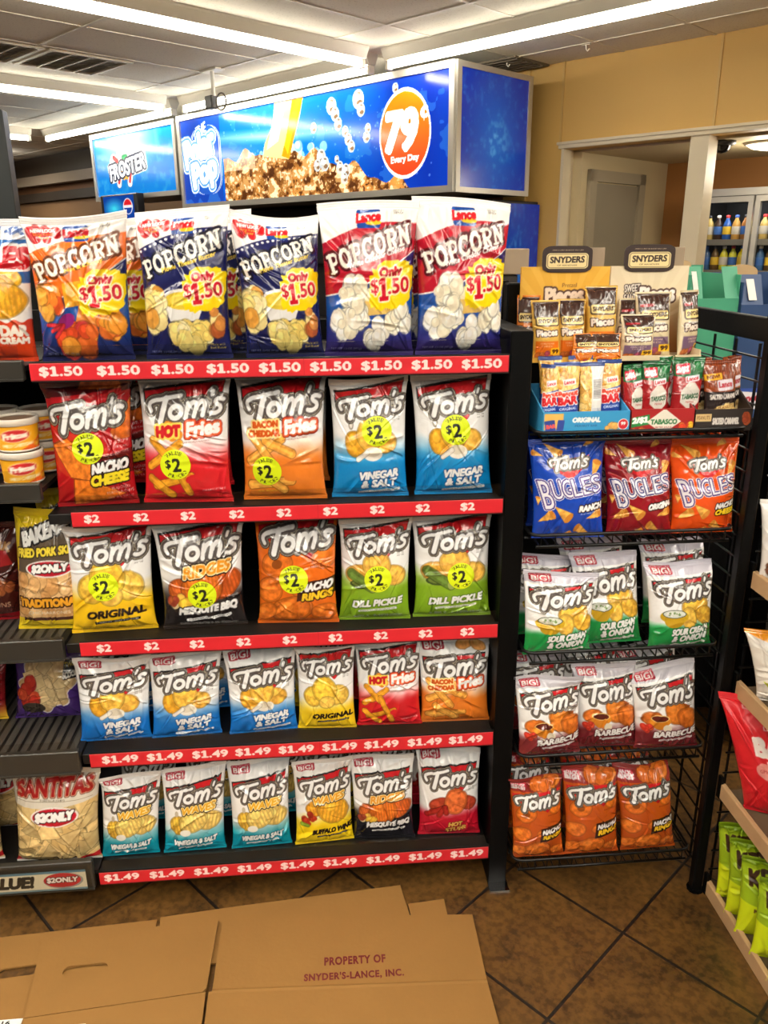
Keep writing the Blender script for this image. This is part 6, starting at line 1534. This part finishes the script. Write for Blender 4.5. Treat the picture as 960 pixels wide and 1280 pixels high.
mb = MB(); mb.box(-.12, -.10, .03, .06, 0, 1.0); mb.box(.02, .04, .03, .06, 0, 1.0); mb.box(-.125, .042, .02, .08, .985, 1.0); mb.build('stand_leg', M_BLACK, t)

# ------------------------------------------------------------------ wooden edged shelves on the right
UX = .905
RU = gthing('shelf_unit', 'wooden edged shelf unit at the right picture edge', 'shelf', UX, 1.50, 0)
for i, (z, dep) in enumerate(((.028, .40), (.305, .36), (.575, .36), (.835, .36))):
    mb = MB(); mb.box(.012, dep, -1.0, -.005, z - .022, z - .004, c=.001); sh = mb.build('shelf', mat('shelf_board_tan', (112, 92, 70), .5, var=.1), RU)
    mb = MB(); mb.box(.0, .012, -1.0, -.002, z - .026, z + .012, c=.0015); mb.build('wood_edge', M_WOOD, sh)
    mb = MB(); mb.box(-.002, .006, -.006, .008, z - .028, z + .03, c=.001); mb.build('end_clip', M_BLACK, sh)
mb = MB(); mb.box(.40, .415, -1.0, .02, 0, 1.2); mb.build('back_panel', M_DARKBACK, RU)
mb = MB(); mb.box(.395, .43, -.01, .025, 0, 1.25); mb.build('upright', M_BLACK, RU)
mb = MB()
for k in range(20): mb.tube([(.01, .012, .06 + k * .055), (.40, .012, .06 + k * .055)], .0026, 5)
for k in range(5): mb.tube([(.02 + k * .09, .016, .02), (.02 + k * .09, .016, 1.14)], .003, 5)
mb.build('end_grid', M_WIRE, RU)
KB = ['furthest of the yellow green chip bags on the low wooden edged shelf', 'second furthest of the yellow green chip bags', 'third of the yellow green chip bags from the back', 'fourth of the yellow green chip bags from the back', 'nearest of the yellow green chip bags, at the picture edge']
for i, (x, y, z, h) in enumerate(((.974, 1.440, .03, .205), (.970, 1.388, .03, .205), (.966, 1.334, .03, .205), (.968, 1.272, .03, .205), (.970, 1.205, .03, .205))):
    bag('chip_bag', 'chip bag', 'kettle', KB[i], x, y, z, .150, h, .055, 600 + i, R(-18), None, None, film=M_MATTEFILM, roll=R(-2 + i), lean=.02, nu=96, nv=130, flop=-.02)
bag('chip_bag', 'chip bag', 'redbag', 'large bright red chip bag leaning on the wooden edged shelf', 1.000, 1.385, .305, .215, .255, .07, 610, R(-28), None, None, film=M_MATTEFILM, roll=R(-14), taper=.80, lean=.04)
bag('chip_bag', 'chip bag', 'redbag', 'red chip bag nearer the picture edge on the wooden edged shelf', 1.010, 1.26, .305, .215, .25, .07, 611, R(-28), None, None, film=M_MATTEFILM, lean=.04, nu=60, nv=80)
bag('snack_bag', 'snack bag', 'white_orange', 'white bag with orange top on the wooden edged shelf', 0.985, 1.405, .578, .175, .150, .06, 612, R(-22), None, None, roll=R(-10), taper=.85, lean=.03)
bag('snack_bag', 'snack bag', 'white_plain', 'white topped nut bag on the highest wooden edged shelf', 0.968, 1.445, .836, .15, .165, .05, 613, R(-30), None, None, roll=R(-4), lean=.03, nu=70, nv=90)
bag('snack_bag', 'snack bag', 'white_plain', 'white topped nut bag nearer the picture edge on the highest wooden edged shelf', 0.972, 1.385, .836, .15, .105, .05, 614, R(-30), None, None, lean=.03, nu=70, nv=90)

# ------------------------------------------------------------------ flattened boxes on the floor
def plate(name, outer, holes, z, th, m, parent=None):
    cu = bpy.data.curves.new(name, 'CURVE'); cu.dimensions = '2D'; cu.fill_mode = 'BOTH'; cu.extrude = th / 2
    for pts in [outer] + holes:
        sp = cu.splines.new('POLY'); sp.points.add(len(pts) - 1); sp.use_cyclic_u = True
        for p, (x, y) in zip(sp.points, pts): p.co = (x, y, 0, 1)
    ob = bpy.data.objects.new(name, cu); COL.objects.link(ob)
    me = bpy.data.meshes.new_from_object(ob.evaluated_get(bpy.context.evaluated_depsgraph_get()))
    bpy.data.objects.remove(ob); me.name = name; me.materials.clear(); me.materials.append(m)
    o = link(name, me, parent); o.location = (0, 0, z)
    return o
def slot(cx, cy, L, r, ang):
    out = []
    for k in range(9):
        a = math.pi / 2 - math.pi * k / 8; out.append((L / 2 - r + r * math.cos(a), r * math.sin(a)))
    for k in range(9):
        a = -math.pi / 2 - math.pi * k / 8; out.append((-L / 2 + r + r * math.cos(a), r * math.sin(a)))
    c, s = math.cos(ang), math.sin(ang)
    return [(cx + x * c - y * s, cy + x * s + y * c) for x, y in out]
BX = gthing('flattened_box', 'flattened cardboard box lying underneath, its handle slot at the left picture edge', 'box', 0, 0, 0)
plate('panel', [(-1.05, 1.475), (-.78, 1.515), (-.407, 1.535), (-.395, 1.30), (-.40, .95), (-1.05, .95)], [slot(-.682, 1.418, .088, .013, R(4))], .004, .004, M_CARDB, BX)
plate('long_flap', [(-.400, 1.541), (-.2, 1.56), (.171, 1.588), (.190, 1.44), (-.1, 1.40), (-.385, 1.40)], [], .0042, .004, M_CARDB, BX)
plate('end_tab', [(.184, 1.527), (.271, 1.534), (.273, 1.40), (.19, 1.40)], [], .0043, .004, M_CARDB, BX)
BF = gthing('flattened_box', 'flattened cardboard box on top with red printed words', 'box', 0, 0, 0)
plate('slotted_flap', [(-.653, 1.490), (-.5, 1.502), (-.262, 1.511), (-.268, 1.33), (-.275, 1.322), (-.629, 1.294)], [slot(-.535, 1.401, .094, .0135, R(2))], .0125, .005, M_CARDB, BF)
plate('printed_flap', [(-.252, 1.511), (.0, 1.498), (.328, 1.472), (.325, 1.293), (-.255, 1.322)], [], .013, .005, M_CARDB, BF)
plate('front_panel', [(-.262, 1.320), (.325, 1.291), (.328, 1.19), (.335, .85), (-.262, .85)], [], .0135, .005, M_CARDB, BF)
plate('left_panel', [(-.629, 1.292), (-.268, 1.320), (-.264, .85), (-.60, .85)], [], .0130, .005, M_CARDB, BF)
mb = MB(); mb.add([(-.255, 1.326, .0158), (.325, 1.297, .0158), (.325, 1.286, .0158), (-.255, 1.315, .0158), (-.255, 1.3205, .0178), (.325, 1.2915, .0178)], [(0, 1, 5, 4), (4, 5, 2, 3), (0, 4, 3), (1, 2, 5), (0, 3, 2, 1)]); mb.build('fold_crease', M_CARDB, BF)
def flat_text(s, cx, cy, w, h, z, m, parent, name, rot=0.0):
    cu = bpy.data.curves.new(name, 'FONT'); cu.body = s; cu.offset = .04; cu.resolution_u = 3; cu.space_character = 1.12
    ob = bpy.data.objects.new(name, cu); COL.objects.link(ob)
    t_ = bpy.data.meshes.new_from_object(ob.evaluated_get(bpy.context.evaluated_depsgraph_get())); t_.calc_loop_triangles()
    V = np.array([v.co[:2] for v in t_.vertices]); T = [p.vertices[:] for p in t_.loop_triangles]; bpy.data.objects.remove(ob)
    V = V - V.min(0); u = V / V.max(0) - .5; c, q = math.cos(rot), math.sin(rot)
    X, Yy = u[:, 0] * w, u[:, 1] * h
    me = bpy.data.meshes.new(name); me.from_pydata([(cx + x * c - y * q, cy + x * q + y * c, z) for x, y in zip(X, Yy)], [], [tuple(int(i) for i in t) for t in T]); me.materials.append(m); me.update()
    return link(name, me, parent)
flat_text('PROPERTY OF', .048, 1.3705, .134, .022, .0162, M_RED_INK, BF, 'printed_words', R(-1.5))
flat_text("SNYDER'S-LANCE, INC.", .044, 1.331, .214, .022, .0162, M_RED_INK, BF, 'printed_words', R(-1.5))
mb = MB(); mb.box(-.725, -.634, 1.276, 1.300, .0062, .0072); o = mb.build('paper_label', mat('white_label', (226, 222, 214), .6), BX)
flat_text('716', -.672, 1.292, .030, .010, .0075, mat('black_ink', (30, 28, 28), .7), BX, 'printed_words', 0)
mb = MB(); mb.box(-.60, -.50, 1.20, 1.268, .0156, .0166); mb.build('paper_label', MATS['white_label'], BF)
